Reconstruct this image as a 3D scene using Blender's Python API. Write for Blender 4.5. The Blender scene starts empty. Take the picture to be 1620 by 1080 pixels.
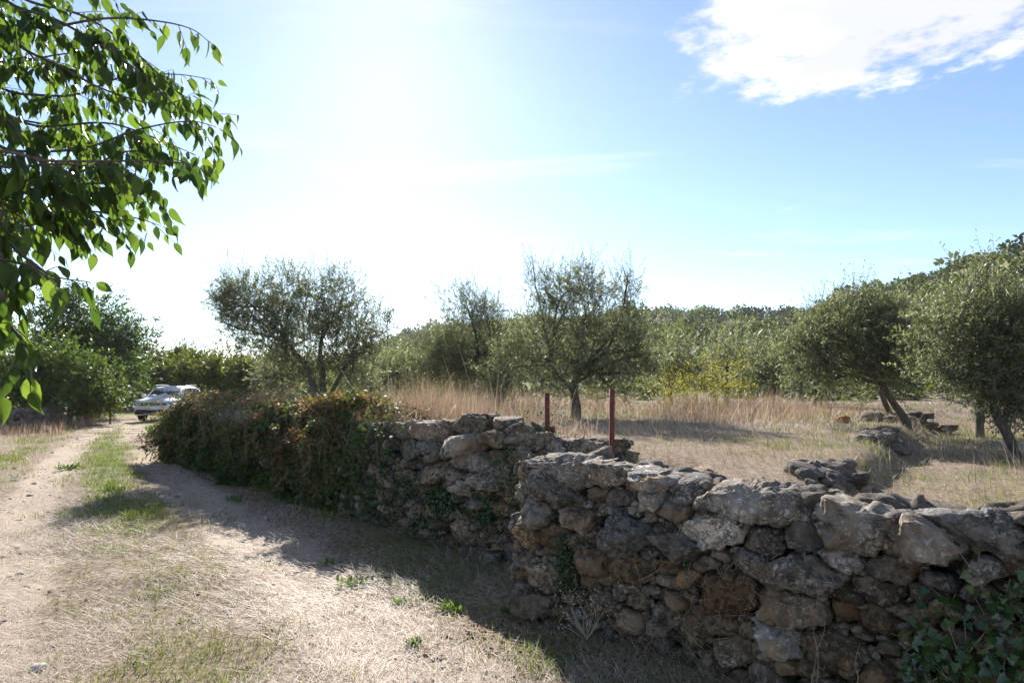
import bpy, bmesh, math, random
import numpy as np
from mathutils import Vector, Matrix

random.seed(7)
RNG = np.random.default_rng(7)
SC = bpy.context.scene
COL = SC.collection

# ------------------------------------------------------------------ camera
F = 1000.0                      # focal length in photograph pixels (1620 wide)
EYE = np.array([0.0, 0.0, 1.6])
PITCH = math.atan(72 / F)
cam = bpy.data.cameras.new('camera')
cam.sensor_width = 36.0
cam.lens = 36.0 * F / 1620.0
cam.clip_start = 0.05
cam.clip_end = 8000
camo = bpy.data.objects.new('camera', cam)
camo.location = EYE
camo.rotation_euler = (math.pi / 2 + PITCH, 0, 0)
COL.objects.link(camo)
SC.camera = camo
CP, SP = math.cos(PITCH), math.sin(PITCH)


def ray(px, py):
    x, y = (px - 810) / F, (540 - py) / F
    return np.array([x, CP - y * SP, SP + y * CP])


def at(px, py, Y):
    d = ray(px, py)
    return EYE + d * (Y / d[1])


# ------------------------------------------------------------------ sky, sun
sd = ray(612, 40)
sd /= np.linalg.norm(sd)
SUN_EL = math.asin(sd[2])
SUN_AZ = math.atan2(sd[0], sd[1])       # clockwise from +Y
world = bpy.data.worlds.new('World')
SC.world = world
world.use_nodes = True
wn, wl = world.node_tree.nodes, world.node_tree.links
wn.clear()


def node(nt, kind, **kw):
    n = nt.nodes.new(kind)
    for k, v in kw.items():
        if k.startswith('i_'):
            n.inputs[k[2:].replace('_', ' ')].default_value = v
        elif k[:1] == 'n' and k[1:].isdigit():
            n.inputs[int(k[1:])].default_value = v
        else:
            setattr(n, k, v)
    return n


def math_(nt, op, a, b=None, clamp=False):
    n = nt.nodes.new('ShaderNodeMath')
    n.operation = op
    n.use_clamp = clamp
    for i, v in enumerate((a, b)):
        if v is None:
            continue
        if isinstance(v, (int, float)):
            n.inputs[i].default_value = v
        else:
            nt.links.new(v, n.inputs[i])
    return n.outputs[0]


def build_world():
    nt = world.node_tree
    out = node(nt, 'ShaderNodeOutputWorld')
    bg = node(nt, 'ShaderNodeBackground')
    bg.inputs['Strength'].default_value = 0.075
    sky = node(nt, 'ShaderNodeTexSky', sky_type='NISHITA', sun_disc=False)
    sky.sun_elevation = SUN_EL
    sky.sun_rotation = SUN_AZ
    sky.altitude = 60
    sky.air_density = 0.8
    sky.dust_density = 0.12
    sky.ozone_density = 2.0
    tc = node(nt, 'ShaderNodeTexCoord')
    sep = node(nt, 'ShaderNodeSeparateXYZ')
    nt.links.new(tc.outputs['Generated'], sep.inputs[0])
    z = math_(nt, 'MAXIMUM', sep.outputs[2], 0.06)
    u = math_(nt, 'DIVIDE', sep.outputs[0], z)
    v = math_(nt, 'DIVIDE', sep.outputs[1], z)
    comb = node(nt, 'ShaderNodeCombineXYZ')
    nt.links.new(u, comb.inputs[0])
    nt.links.new(v, comb.inputs[1])
    # cumulus deck: open cells scattered over the whole sky, one of them in view
    big = node(nt, 'ShaderNodeTexNoise', noise_dimensions='3D')
    big.inputs['Scale'].default_value = 3.8
    big.inputs['Detail'].default_value = 9
    big.inputs['Roughness'].default_value = 0.66
    nt.links.new(comb.outputs[0], big.inputs['Vector'])
    blobs = [(0.98, 1.3, 2.0, 1.33, 1.25), (0.82, 2.12, 7.0, 4.0, 0.40), (0.44, 1.55, 18, 14, 0.25), (1.55, 3.5, 3.0, 4.0, 0.05), (2.5, 4.05, 1.4, 3.5, 0.0),
             (-2.6, 0.8, 0.9, 1.1, 1.0), (1.2, -2.2, 0.8, 0.9, 1.0), (-1.4, -1.6, 1.3, 1.5, 0.9),
             (3.8, 0.4, 0.8, 1.0, 1.0), (-4.2, -3.0, 0.5, 0.6, 1.0), (3.5, -4.0, 0.5, 0.5, 1.0)]
    field = None
    for cx, cy, sx, sy, amp in blobs:
        du = math_(nt, 'MULTIPLY', math_(nt, 'SUBTRACT', u, cx), sx)
        dv = math_(nt, 'MULTIPLY', math_(nt, 'SUBTRACT', v, cy), sy)
        r = math_(nt, 'SQRT', math_(nt, 'ADD', math_(nt, 'MULTIPLY', du, du), math_(nt, 'MULTIPLY', dv, dv)))
        f = math_(nt, 'SUBTRACT', amp, r)
        f = math_(nt, 'MAXIMUM', f, -0.8)
        field = f if field is None else math_(nt, 'MAXIMUM', field, f)
    nz = math_(nt, 'MULTIPLY', math_(nt, 'SUBTRACT', big.outputs['Fac'], 0.5), 2.5)
    s = math_(nt, 'ADD', field, nz)
    mr = node(nt, 'ShaderNodeMapRange', interpolation_type='SMOOTHSTEP')
    mr.inputs['From Min'].default_value = 0.0
    mr.inputs['From Max'].default_value = 0.48
    nt.links.new(s, mr.inputs['Value'])
    # thin cirrus veils everywhere, stretched
    mp = node(nt, 'ShaderNodeMapping')
    mp.inputs['Scale'].default_value = (0.55, 1.5, 1)
    mp.inputs['Rotation'].default_value = (0, 0, 0.9)
    nt.links.new(comb.outputs[0], mp.inputs['Vector'])
    ci = node(nt, 'ShaderNodeTexNoise')
    ci.inputs['Scale'].default_value = 1.3
    ci.inputs['Detail'].default_value = 7
    ci.inputs['Distortion'].default_value = 0.6
    nt.links.new(mp.outputs[0], ci.inputs['Vector'])
    mr2 = node(nt, 'ShaderNodeMapRange', interpolation_type='SMOOTHSTEP')
    mr2.inputs['From Min'].default_value = 0.53
    mr2.inputs['From Max'].default_value = 0.80
    mr2.inputs['To Max'].default_value = 0.55
    nt.links.new(ci.outputs['Fac'], mr2.inputs['Value'])
    mask = math_(nt, 'MAXIMUM', mr.outputs[0], mr2.outputs[0])
    # no clouds below the horizon
    hz = node(nt, 'ShaderNodeMapRange')
    hz.inputs['From Min'].default_value = 0.05
    hz.inputs['From Max'].default_value = 0.22
    nt.links.new(sep.outputs[2], hz.inputs['Value'])
    mask = math_(nt, 'MULTIPLY', mask, hz.outputs[0], clamp=True)
    mix = node(nt, 'ShaderNodeMixRGB')
    sh = node(nt, 'ShaderNodeTexNoise')
    sh.inputs['Scale'].default_value = 2.2
    sh.inputs['Detail'].default_value = 6
    nt.links.new(comb.outputs[0], sh.inputs['Vector'])
    mr3 = node(nt, 'ShaderNodeMapRange', interpolation_type='SMOOTHSTEP')
    mr3.inputs['From Min'].default_value = 0.40
    mr3.inputs['From Max'].default_value = 0.62
    nt.links.new(math_(nt, 'ADD', sh.outputs['Fac'], math_(nt, 'MULTIPLY', s, -0.09)), mr3.inputs['Value'])
    cc = node(nt, 'ShaderNodeMixRGB')
    cc.inputs[1].default_value = (4.3, 4.4, 4.7, 1)
    cc.inputs[2].default_value = (5.6, 5.65, 5.7, 1)
    nt.links.new(mr3.outputs[0], cc.inputs[0])
    nt.links.new(cc.outputs[0], mix.inputs[2])
    nt.links.new(mask, mix.inputs[0])
    nt.links.new(sky.outputs[0], mix.inputs[1])
    nt.links.new(mix.outputs[0], bg.inputs['Color'])
    nt.links.new(bg.outputs[0], out.inputs[0])


build_world()
sun = bpy.data.lights.new('sun', 'SUN')
sun.energy = 4.5
sun.angle = math.radians(0.53)
sun.color = (1.0, 0.965, 0.92)
suno = bpy.data.objects.new('sun', sun)
suno.rotation_euler = Vector(sd).to_track_quat('Z', 'Y').to_euler()
suno.location = (-20, 60, 50)
COL.objects.link(suno)
SC.view_settings.view_transform = 'Standard'
SC.view_settings.look = 'None'
SC.view_settings.gamma = 1
SC.view_settings.exposure = 1.5
SC.view_settings.use_curve_mapping = False
SC.cycles.max_bounces = 8
SC.cycles.transparent_max_bounces = 8
SC.cycles.use_denoising = True

# ------------------------------------------------------------------ helpers
ORG = {}


def tag(o, label=None, cat=None, group=None, kind=None):
    if label: o['label'] = label
    if cat: o['category'] = cat
    if group: o['group'] = group
    if kind: o['kind'] = kind
    return o


def empty(name, loc, label=None, cat=None, group=None):
    o = bpy.data.objects.new(name, None)
    o.empty_display_size = 0.2
    o.location = loc
    COL.objects.link(o)
    ORG[o] = np.array(loc, float)
    return tag(o, label, cat, group)


def mk_mesh(name, V, faces, mat, attrs=None, smooth=False):
    V = np.asarray(V, np.float32).reshape(-1, 3)
    if not isinstance(faces, list):
        faces = [faces]
    faces = [np.asarray(f, np.int32) for f in faces if len(f)]
    me = bpy.data.meshes.new(name)
    me.vertices.add(len(V))
    me.vertices.foreach_set('co', V.ravel())
    loops = np.concatenate([f.ravel() for f in faces])
    tot = np.concatenate([np.full(len(f), f.shape[1], np.int32) for f in faces])
    st = np.concatenate([[0], np.cumsum(tot)[:-1]]).astype(np.int32)
    me.loops.add(len(loops))
    me.loops.foreach_set('vertex_index', loops)
    me.polygons.add(len(tot))
    me.polygons.foreach_set('loop_start', st)
    if smooth:
        me.polygons.foreach_set('use_smooth', np.ones(len(tot), bool))
    me.update(calc_edges=True)
    for k, a in (attrs or {}).items():
        at_ = me.attributes.new(k, 'FLOAT', 'POINT')
        at_.data.foreach_set('value', np.asarray(a, np.float32).ravel())
    if mat:
        me.materials.append(mat)
    return me


def mk(name, V, faces, mat, parent=None, attrs=None, smooth=False):
    """one mesh object; V in world coordinates"""
    V = np.asarray(V, float).reshape(-1, 3)
    o_par = ORG.get(parent, np.zeros(3)) if parent else np.zeros(3)
    me = mk_mesh(name, V - o_par, faces, mat, attrs, smooth)
    o = bpy.data.objects.new(name, me)
    COL.objects.link(o)
    if parent:
        o.parent = parent
    ORG[o] = o_par
    return o


def inst(name, me, loc, rot=None, scale=1.0, parent=None):
    o = bpy.data.objects.new(name, me)
    COL.objects.link(o)
    if parent:
        o.parent = parent
        loc = np.asarray(loc) - ORG.get(parent, np.zeros(3))
    o.location = loc
    if rot is not None:
        o.rotation_euler = rot
    o.scale = (scale,) * 3 if isinstance(scale, (int, float)) else scale
    return o


class MB:
    """collects arrays for one mesh"""
    def __init__(s):
        s.V, s.Fs, s.A, s.n = [], {}, [], 0

    def add(s, V, faces, rnd=0.5):
        V = np.asarray(V, float).reshape(-1, 3)
        for f in (faces if isinstance(faces, list) else [faces]):
            f = np.asarray(f, np.int64)
            if len(f):
                s.Fs.setdefault(f.shape[1], []).append(f + s.n)
        s.V.append(V)
        s.A.append(np.broadcast_to(np.asarray(rnd, float), (len(V),)) if np.ndim(rnd) <= 1 else rnd)
        s.n += len(V)

    def build(s, name, mat, parent=None, smooth=False):
        return mk(name, np.concatenate(s.V), [np.concatenate(f) for f in s.Fs.values()], mat, parent,
                  {'rnd': np.concatenate(s.A)}, smooth)


def unit(a):
    a = np.asarray(a, float)
    return a / np.maximum(np.linalg.norm(a, axis=-1, keepdims=True), 1e-9)


# -- vectorised value noise
def _hash(ix, iy, iz, seed):
    h = (ix.astype(np.int64) * 374761393 + iy.astype(np.int64) * 668265263 + iz.astype(np.int64) * 2147483647 + seed * 974634777) & 0xFFFFFFFF
    h = ((h ^ (h >> 13)) * 1274126177) & 0xFFFFFFFF
    h = ((h ^ (h >> 15)) * 2246822519) & 0xFFFFFFFF
    return ((h ^ (h >> 16)) & 0xFFFF) / 65535.0


def noise3(p, seed=0):
    p = np.asarray(p, float)
    i = np.floor(p)
    f = p - i
    f = f * f * (3 - 2 * f)
    i = i.astype(np.int64)
    r = 0
    for dx in (0, 1):
        wx = f[..., 0] if dx else 1 - f[..., 0]
        for dy in (0, 1):
            wy = f[..., 1] if dy else 1 - f[..., 1]
            for dz in (0, 1):
                wz = f[..., 2] if dz else 1 - f[..., 2]
                r = r + wx * wy * wz * _hash(i[..., 0] + dx, i[..., 1] + dy, i[..., 2] + dz, seed)
    return r * 2 - 1


def fbm(p, octv=4, seed=0, gain=0.5):
    p = np.asarray(p, float)
    r, a = 0, 1.0
    for k in range(octv):
        r = r + a * noise3(p * (2.03 ** k) + 17.3 * k, seed + k)
        a *= gain
    return r


def fbm2(x, y, s, octv=3, seed=0):
    return fbm(np.stack([np.asarray(x) * s, np.asarray(y) * s, np.zeros_like(np.asarray(x, float))], -1), octv, seed)


def sstep(a, b, x):
    t = np.clip((np.asarray(x, float) - a) / (b - a), 0, 1)
    return t * t * (3 - 2 * t)


# -- leaves, blades, tubes
DIAMOND = (np.array([[0, 0, 0], [.42, .5, .06], [1, 0, -.06], [.42, -.5, .06]], float), [np.array([[0, 1, 2], [0, 2, 3]])])
OVAL = (np.array([[0, 0, 0], [.25, .42, .05], [.65, .40, .03], [1, 0, -.12], [.65, -.40, .03], [.25, -.42, .05], [.5, 0, -.02]], float),
        [np.array([[0, 1, 6], [1, 2, 6], [2, 3, 6], [3, 4, 6], [4, 5, 6], [5, 0, 6]])])


def celtis_template():
    t = [0, .10, .28, .48, .68, .86, 1.0]
    w = [0, .22, .36, .35, .22, .07, 0]
    V, Fq, Ft = [[0, 0, 0]], [], []
    for i in range(1, 6):
        z = -0.20 * t[i] ** 2
        V += [[t[i], w[i], z + .10 * w[i]], [t[i], 0, z - .03], [t[i], -w[i], z + .10 * w[i]]]
    V.append([1.0, 0, -.26])
    Ft += [[0, 2, 1], [0, 3, 2]]
    for i in range(4):
        a = 1 + 3 * i
        Fq += [[a, a + 1, a + 4, a + 3], [a + 1, a + 2, a + 5, a + 4]]
    e = len(V) - 1
    Ft += [[13, 14, e], [14, 15, e]]
    return np.array(V, float), [np.array(Fq), np.array(Ft)]


CELTIS = celtis_template()


def ivy_template():
    o = [(0, .06), (-.12, .40), (.12, .36), (.22, .62), (.42, .30), (.62, .28), (1.0, 0)]
    pts = [(x, y) for x, y in o] + [(x, -y) for x, y in o[-2::-1]]
    V = [[.3, 0, -.04]] + [[x, y, .07 * abs(y) - .10 * x * x] for x, y in pts]
    n = len(pts)
    return np.array(V, float), [np.array([[0, 1 + i, 1 + (i + 1) % n] for i in range(n)])]


LEAF4 = (np.array([[0, 0, 0], [.35, .45, .06], [1, 0, -.12], [.35, -.45, .06], [.45, 0, -.03]], float), [np.array([[0, 1, 4], [1, 2, 4], [2, 3, 4], [3, 0, 4]])])
IVY = ivy_template()


def leaves(P, D, N, L, W, tmpl=DIAMOND):
    """P,D,N (n,3); L,W (n,) -> verts, faces list, per-vertex leaf index"""
    T, Fs = tmpl
    D = unit(D)
    S = unit(np.cross(N, D))
    U = np.cross(D, S)
    n, k = len(P), len(T)
    L = np.broadcast_to(L, (n,))[:, None, None]
    W = np.broadcast_to(W, (n,))[:, None, None]
    V = P[:, None] + D[:, None] * (T[None, :, :1] * L) + S[:, None] * (T[None, :, 1:2] * W) + U[:, None] * (T[None, :, 2:3] * L)
    off = (np.arange(n) * k)[:, None, None]
    fs = [(f[None] + off).reshape(-1, f.shape[1]) for f in Fs]
    return V.reshape(-1, 3), fs, np.repeat(np.arange(n), k)


def add_leaves(mb, P, D, N, L, W, rnd, tmpl=DIAMOND):
    V, fs, idx = leaves(np.asarray(P, float), np.asarray(D, float), np.asarray(N, float), L, W, tmpl)
    mb.add(V, fs, np.asarray(rnd)[idx])


def blades(mb, P, head, length, lean, width, curl, rnd):
    P = np.asarray(P, float)
    n = len(P)
    H = np.stack([np.cos(head), np.sin(head), np.zeros(n)], -1)
    S = np.stack([-np.sin(head), np.cos(head), np.zeros(n)], -1)
    up = np.array([0, 0, 1.0])
    a0, a1 = lean, lean + curl
    L = np.broadcast_to(length, (n,))[:, None]
    w = np.broadcast_to(width, (n,))[:, None]
    d0 = H * np.sin(a0)[:, None] + up * np.cos(a0)[:, None]
    d1 = H * np.sin(a1)[:, None] + up * np.cos(a1)[:, None]
    p1 = P + d0 * L * .5
    p2 = p1 + d1 * L * .5
    V = np.stack([P - S * w * .5, P + S * w * .5, p1 - S * w * .4, p1 + S * w * .4, p2], 1).reshape(-1, 3)
    o = (np.arange(n) * 5)[:, None]
    mb.add(V, [np.array([[0, 1, 3, 2]]) + o, np.array([[2, 3, 4]]) + o], np.repeat(rnd, 5))


def segs(mb, P0, P1, r0, r1, rnd=0.5, sides=3):
    P0, P1 = np.asarray(P0, float), np.asarray(P1, float)
    n = len(P0)
    D = unit(P1 - P0)
    ref = np.where(np.abs(D[:, 2:3]) > .9, np.array([[1.0, 0, 0]]), np.array([[0, 0, 1.0]]))
    A = unit(np.cross(D, ref))
    B = np.cross(D, A)
    th = np.arange(sides) * 2 * math.pi / sides
    ring = A[:, None] * np.cos(th)[None, :, None] + B[:, None] * np.sin(th)[None, :, None]
    r0 = np.broadcast_to(r0, (n,))[:, None, None]
    r1 = np.broadcast_to(r1, (n,))[:, None, None]
    V = np.concatenate([P0[:, None] + ring * r0, P1[:, None] + ring * r1], 1).reshape(-1, 3)
    q = np.array([[i, (i + 1) % sides, sides + (i + 1) % sides, sides + i] for i in range(sides)])
    f = (q[None] + (np.arange(n) * 2 * sides)[:, None, None]).reshape(-1, 4)
    mb.add(V, f, rnd if np.ndim(rnd) == 0 else np.repeat(rnd, 2 * sides))


def spline(pts, n):
    pts = np.asarray(pts, float)
    if len(pts) == 2:
        t = np.linspace(0, 1, n)[:, None]
        return pts[0] * (1 - t) + pts[1] * t
    P = np.vstack([2 * pts[0] - pts[1], pts, 2 * pts[-1] - pts[-2]])
    m = len(pts) - 1
    out = []
    for u in np.linspace(0, m - 1e-6, n):
        i = int(u)
        t = u - i
        a, b, c, d = P[i], P[i + 1], P[i + 2], P[i + 3]
        out.append(.5 * ((2 * b) + (c - a) * t + (2 * a - 5 * b + 4 * c - d) * t * t + (3 * b - a - 3 * c + d) * t ** 3))
    return np.array(out)


def tube(mb, pts, r0, r1, sides=8, n=None, rough=0.0, rnd=0.5, seed=0):
    n = n or max(4, len(pts) * 4)
    C = spline(pts, n)
    T = unit(np.gradient(C, axis=0))
    ref = np.array([0.31, 0.17, 0.1]) if abs(T[0][2]) > .8 else np.array([0, 0, 1.0])
    A = unit(np.cross(T, ref))
    B = np.cross(T, A)
    th = np.arange(sides) * 2 * math.pi / sides
    r = np.linspace(r0, r1, n)
    ring = A[:, None] * np.cos(th)[None, :, None] + B[:, None] * np.sin(th)[None, :, None]
    rr = r[:, None] * np.ones((1, sides))
    if rough:
        rr = rr * (1 + rough * fbm(C[:, None] * np.array([3, 3, 3.]) + ring * 1.7, 3, seed))
    V = (C[:, None] + ring * rr[..., None]).reshape(-1, 3)
    q = []
    for i in range(n - 1):
        for j in range(sides):
            a, b = i * sides + j, i * sides + (j + 1) % sides
            q.append([a, b, b + sides, a + sides])
    V = np.vstack([V, C[-1:] + T[-1:] * r1 * .5])
    e = len(V) - 1
    tr = [[(n - 1) * sides + j, (n - 1) * sides + (j + 1) % sides, e] for j in range(sides)]
    mb.add(V, [np.array(q), np.array(tr)], rnd)
    return C


# ------------------------------------------------------------------ materials
def new_mat(name):
    m = bpy.data.materials.new(name)
    m.use_nodes = True
    m.node_tree.nodes.clear()
    return m, m.node_tree


def ramp(nt, fac, stops):
    r = nt.nodes.new('ShaderNodeValToRGB')
    els = r.color_ramp.elements
    while len(els) < len(stops):
        els.new(0.5)
    for e, (p, c) in zip(els, stops):
        e.position = p
        e.color = (*c, 1)
    nt.links.new(fac, r.inputs[0])
    return r.outputs[0]


def noise_node(nt, vec, scale, detail=4, rough=.5, dist=0.0):
    n = nt.nodes.new('ShaderNodeTexNoise')
    n.inputs['Scale'].default_value = scale
    n.inputs['Detail'].default_value = detail
    n.inputs['Roughness'].default_value = rough
    n.inputs['Distortion'].default_value = dist
    if vec is not None:
        nt.links.new(vec, n.inputs['Vector'])
    return n.outputs['Fac']


def mixc(nt, fac, a, b, mode='MIX'):
    n = nt.nodes.new('ShaderNodeMixRGB')
    n.blend_type = mode
    for i, v in enumerate((fac, a, b)):
        if isinstance(v, (int, float)):
            n.inputs[i].default_value = v
        elif isinstance(v, tuple):
            n.inputs[i].default_value = (*v, 1)
        else:
            nt.links.new(v, n.inputs[i])
    return n.outputs[0]


def maprange(nt, v, a, b, c=0.0, d=1.0, smooth=True):
    n = nt.nodes.new('ShaderNodeMapRange')
    if smooth:
        n.interpolation_type = 'SMOOTHSTEP'
    for k, x in zip(('From Min', 'From Max', 'To Min', 'To Max'), (a, b, c, d)):
        n.inputs[k].default_value = x
    nt.links.new(v, n.inputs['Value'])
    return n.outputs[0]


def leaf_mat(name, stops, trans=0.4, tcol=(1.5, 1.6, 0.6), rough=.45, spec=.4, objrand=False):
    m, nt = new_mat(name)
    out = nt.nodes.new('ShaderNodeOutputMaterial')
    if objrand:
        fac = nt.nodes.new('ShaderNodeObjectInfo').outputs['Random']
    else:
        a = nt.nodes.new('ShaderNodeAttribute')
        a.attribute_name = 'rnd'
        fac = a.outputs['Fac']
    c = ramp(nt, fac, stops)
    p = nt.nodes.new('ShaderNodeBsdfPrincipled')
    p.inputs['Roughness'].default_value = rough
    p.inputs['Specular IOR Level'].default_value = spec
    nt.links.new(c, p.inputs['Base Color'])
    if trans > 0:
        t = nt.nodes.new('ShaderNodeBsdfTranslucent')
        nt.links.new(mixc(nt, 1.0, c, tcol, 'MULTIPLY'), t.inputs['Color'])
        mx = nt.nodes.new('ShaderNodeMixShader')
        mx.inputs[0].default_value = trans
        nt.links.new(p.outputs[0], mx.inputs[1])
        nt.links.new(t.outputs[0], mx.inputs[2])
        nt.links.new(mx.outputs[0], out.inputs[0])
    else:
        nt.links.new(p.outputs[0], out.inputs[0])
    return m


def plain(name, col, rough=.5, metal=0.0, spec=.5, var=0.0, scale=20, bump=0.0, coat=0.0):
    m, nt = new_mat(name)
    out = nt.nodes.new('ShaderNodeOutputMaterial')
    p = nt.nodes.new('ShaderNodeBsdfPrincipled')
    p.inputs['Base Color'].default_value = (*col, 1)
    p.inputs['Roughness'].default_value = rough
    p.inputs['Metallic'].default_value = metal
    p.inputs['Specular IOR Level'].default_value = spec
    p.inputs['Coat Weight'].default_value = coat
    tc = nt.nodes.new('ShaderNodeTexCoord')
    f = noise_node(nt, tc.outputs['Object'], scale, 5, .6)
    if var:
        lo = tuple(x * (1 - var) for x in col)
        hi = tuple(min(1, x * (1 + var)) for x in col)
        nt.links.new(ramp(nt, f, [(.3, lo), (.7, hi)]), p.inputs['Base Color'])
    if bump:
        b = nt.nodes.new('ShaderNodeBump')
        b.inputs['Strength'].default_value = bump
        b.inputs['Distance'].default_value = .01
        nt.links.new(f, b.inputs['Height'])
        nt.links.new(b.outputs[0], p.inputs['Normal'])
    nt.links.new(p.outputs[0], out.inputs[0])
    return m


def stone_mat(name='weathered_limestone'):
    m, nt = new_mat(name)
    out = nt.nodes.new('ShaderNodeOutputMaterial')
    p = nt.nodes.new('ShaderNodeBsdfPrincipled')
    p.inputs['Roughness'].default_value = .92
    p.inputs['Specular IOR Level'].default_value = .2
    tc = nt.nodes.new('ShaderNodeTexCoord')
    oi = nt.nodes.new('ShaderNodeObjectInfo')
    comb = nt.nodes.new('ShaderNodeCombineXYZ')
    r = math_(nt, 'MULTIPLY', oi.outputs['Random'], 91.0)
    for i in range(3):
        nt.links.new(r, comb.inputs[i])
    add = nt.nodes.new('ShaderNodeVectorMath')
    nt.links.new(tc.outputs['Object'], add.inputs[0])
    nt.links.new(comb.outputs[0], add.inputs[1])
    v = add.outputs[0]
    n1 = noise_node(nt, v, 4.0, 5, .6)
    base = ramp(nt, n1, [(.28, (.19, .138, .09)), (.45, (.245, .205, .165)), (.62, (.33, .295, .255)), (.8, (.225, .168, .112))])
    # dark lichen crust
    n2 = noise_node(nt, v, 17, 10, .75, .3)
    n2b = noise_node(nt, v, 2.3, 3, .5)
    dark = math_(nt, 'MULTIPLY', maprange(nt, n2, .45, .56), maprange(nt, n2b, .30, .52))
    base = mixc(nt, math_(nt, 'MULTIPLY', dark, .85), base, (.068, .060, .052))
    # white crustose lichen
    n3 = noise_node(nt, v, 36, 8, .72, .5)
    n3b = noise_node(nt, v, 3.1, 3, .5)
    wht = math_(nt, 'MULTIPLY', maprange(nt, n3, .52, .61), maprange(nt, n3b, .40, .60))
    base = mixc(nt, math_(nt, 'MULTIPLY', wht, .85), base, (.60, .58, .54))
    # ochre stain
    n4 = noise_node(nt, v, 5.5, 4, .6)
    base = mixc(nt, math_(nt, 'MULTIPLY', maprange(nt, n4, .60, .72), .6), base, (.36, .23, .10))
    base = mixc(nt, 1.0, base, oi.outputs['Color'], 'MULTIPLY')
    nt.links.new(base, p.inputs['Base Color'])
    vo = nt.nodes.new('ShaderNodeTexVoronoi')
    vo.inputs['Scale'].default_value = 38
    nt.links.new(v, vo.inputs['Vector'])
    n5 = noise_node(nt, v, 30, 12, .72, .2)
    h = math_(nt, 'ADD', math_(nt, 'MULTIPLY', vo.outputs['Distance'], .35), n5)
    b = nt.nodes.new('ShaderNodeBump')
    b.inputs['Strength'].default_value = .9
    b.inputs['Distance'].default_value = .03
    nt.links.new(h, b.inputs['Height'])
    nt.links.new(b.outputs[0], p.inputs['Normal'])
    nt.links.new(p.outputs[0], out.inputs[0])
    return m


def ground_mat():
    m, nt = new_mat('dry_ground')
    out = nt.nodes.new('ShaderNodeOutputMaterial')
    p = nt.nodes.new('ShaderNodeBsdfPrincipled')
    p.inputs['Roughness'].default_value = .95
    p.inputs['Specular IOR Level'].default_value = .1
    tc = nt.nodes.new('ShaderNodeTexCoord')
    v = tc.outputs['Object']
    a = nt.nodes.new('ShaderNodeAttribute'); a.attribute_name = 'bare'
    g = nt.nodes.new('ShaderNodeAttribute'); g.attribute_name = 'green'
    n1 = noise_node(nt, v, 1.7, 7, .65)
    n2 = noise_node(nt, v, 22, 8, .7)
    litter = ramp(nt, n2, [(.30, (.10, .072, .05)), (.46, (.21, .155, .105)), (.60, (.36, .28, .20)), (.8, (.48, .40, .30))])
    soil = ramp(nt, n2, [(.30, (.30, .225, .16)), (.55, (.44, .345, .26)), (.75, (.54, .44, .345))])
    grn = ramp(nt, n2, [(.3, (.07, .075, .025)), (.6, (.17, .19, .06)), (.8, (.30, .28, .12))])
    fb = maprange(nt, math_(nt, 'ADD', a.outputs['Fac'], math_(nt, 'MULTIPLY', math_(nt, 'SUBTRACT', n1, .5), .9)), .35, .75)
    fg = maprange(nt, math_(nt, 'ADD', g.outputs['Fac'], math_(nt, 'MULTIPLY', math_(nt, 'SUBTRACT', n1, .5), 1.0)), .40, .85)
    c = mixc(nt, fb, litter, soil)
    c = mixc(nt, math_(nt, 'MULTIPLY', fg, .8), c, grn)
    nt.links.new(c, p.inputs['Base Color'])
    b = nt.nodes.new('ShaderNodeBump')
    b.inputs['Strength'].default_value = .7
    b.inputs['Distance'].default_value = .03
    nt.links.new(math_(nt, 'ADD', n2, noise_node(nt, v, 90, 4, .6)), b.inputs['Height'])
    nt.links.new(b.outputs[0], p.inputs['Normal'])
    nt.links.new(p.outputs[0], out.inputs[0])
    return m


def bark_mat(name, a, b_, scale=(9, 9, 2.2)):
    m, nt = new_mat(name)
    out = nt.nodes.new('ShaderNodeOutputMaterial')
    p = nt.nodes.new('ShaderNodeBsdfPrincipled')
    p.inputs['Roughness'].default_value = .9
    p.inputs['Specular IOR Level'].default_value = .2
    tc = nt.nodes.new('ShaderNodeTexCoord')
    mp = nt.nodes.new('ShaderNodeMapping')
    mp.inputs['Scale'].default_value = scale
    nt.links.new(tc.outputs['Object'], mp.inputs['Vector'])
    n = noise_node(nt, mp.outputs[0], 3.5, 8, .68, .4)
    nt.links.new(ramp(nt, n, [(.32, a), (.68, b_)]), p.inputs['Base Color'])
    b = nt.nodes.new('ShaderNodeBump')
    b.inputs['Strength'].default_value = .8
    b.inputs['Distance'].default_value = .015
    nt.links.new(n, b.inputs['Height'])
    nt.links.new(b.outputs[0], p.inputs['Normal'])
    nt.links.new(p.outputs[0], out.inputs[0])
    return m


def rust_mat():
    m, nt = new_mat('rusty_paint')
    out = nt.nodes.new('ShaderNodeOutputMaterial')
    p = nt.nodes.new('ShaderNodeBsdfPrincipled')
    p.inputs['Roughness'].default_value = .8
    tc = nt.nodes.new('ShaderNodeTexCoord')
    n = noise_node(nt, tc.outputs['Object'], 30, 8, .7)
    nt.links.new(ramp(nt, n, [(.3, (.07, .022, .016)), (.55, (.16, .042, .028)), (.75, (.22, .075, .04))]), p.inputs['Base Color'])
    b = nt.nodes.new('ShaderNodeBump')
    b.inputs['Strength'].default_value = .4
    b.inputs['Distance'].default_value = .003
    nt.links.new(n, b.inputs['Height'])
    nt.links.new(b.outputs[0], p.inputs['Normal'])
    nt.links.new(p.outputs[0], out.inputs[0])
    return m


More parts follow.
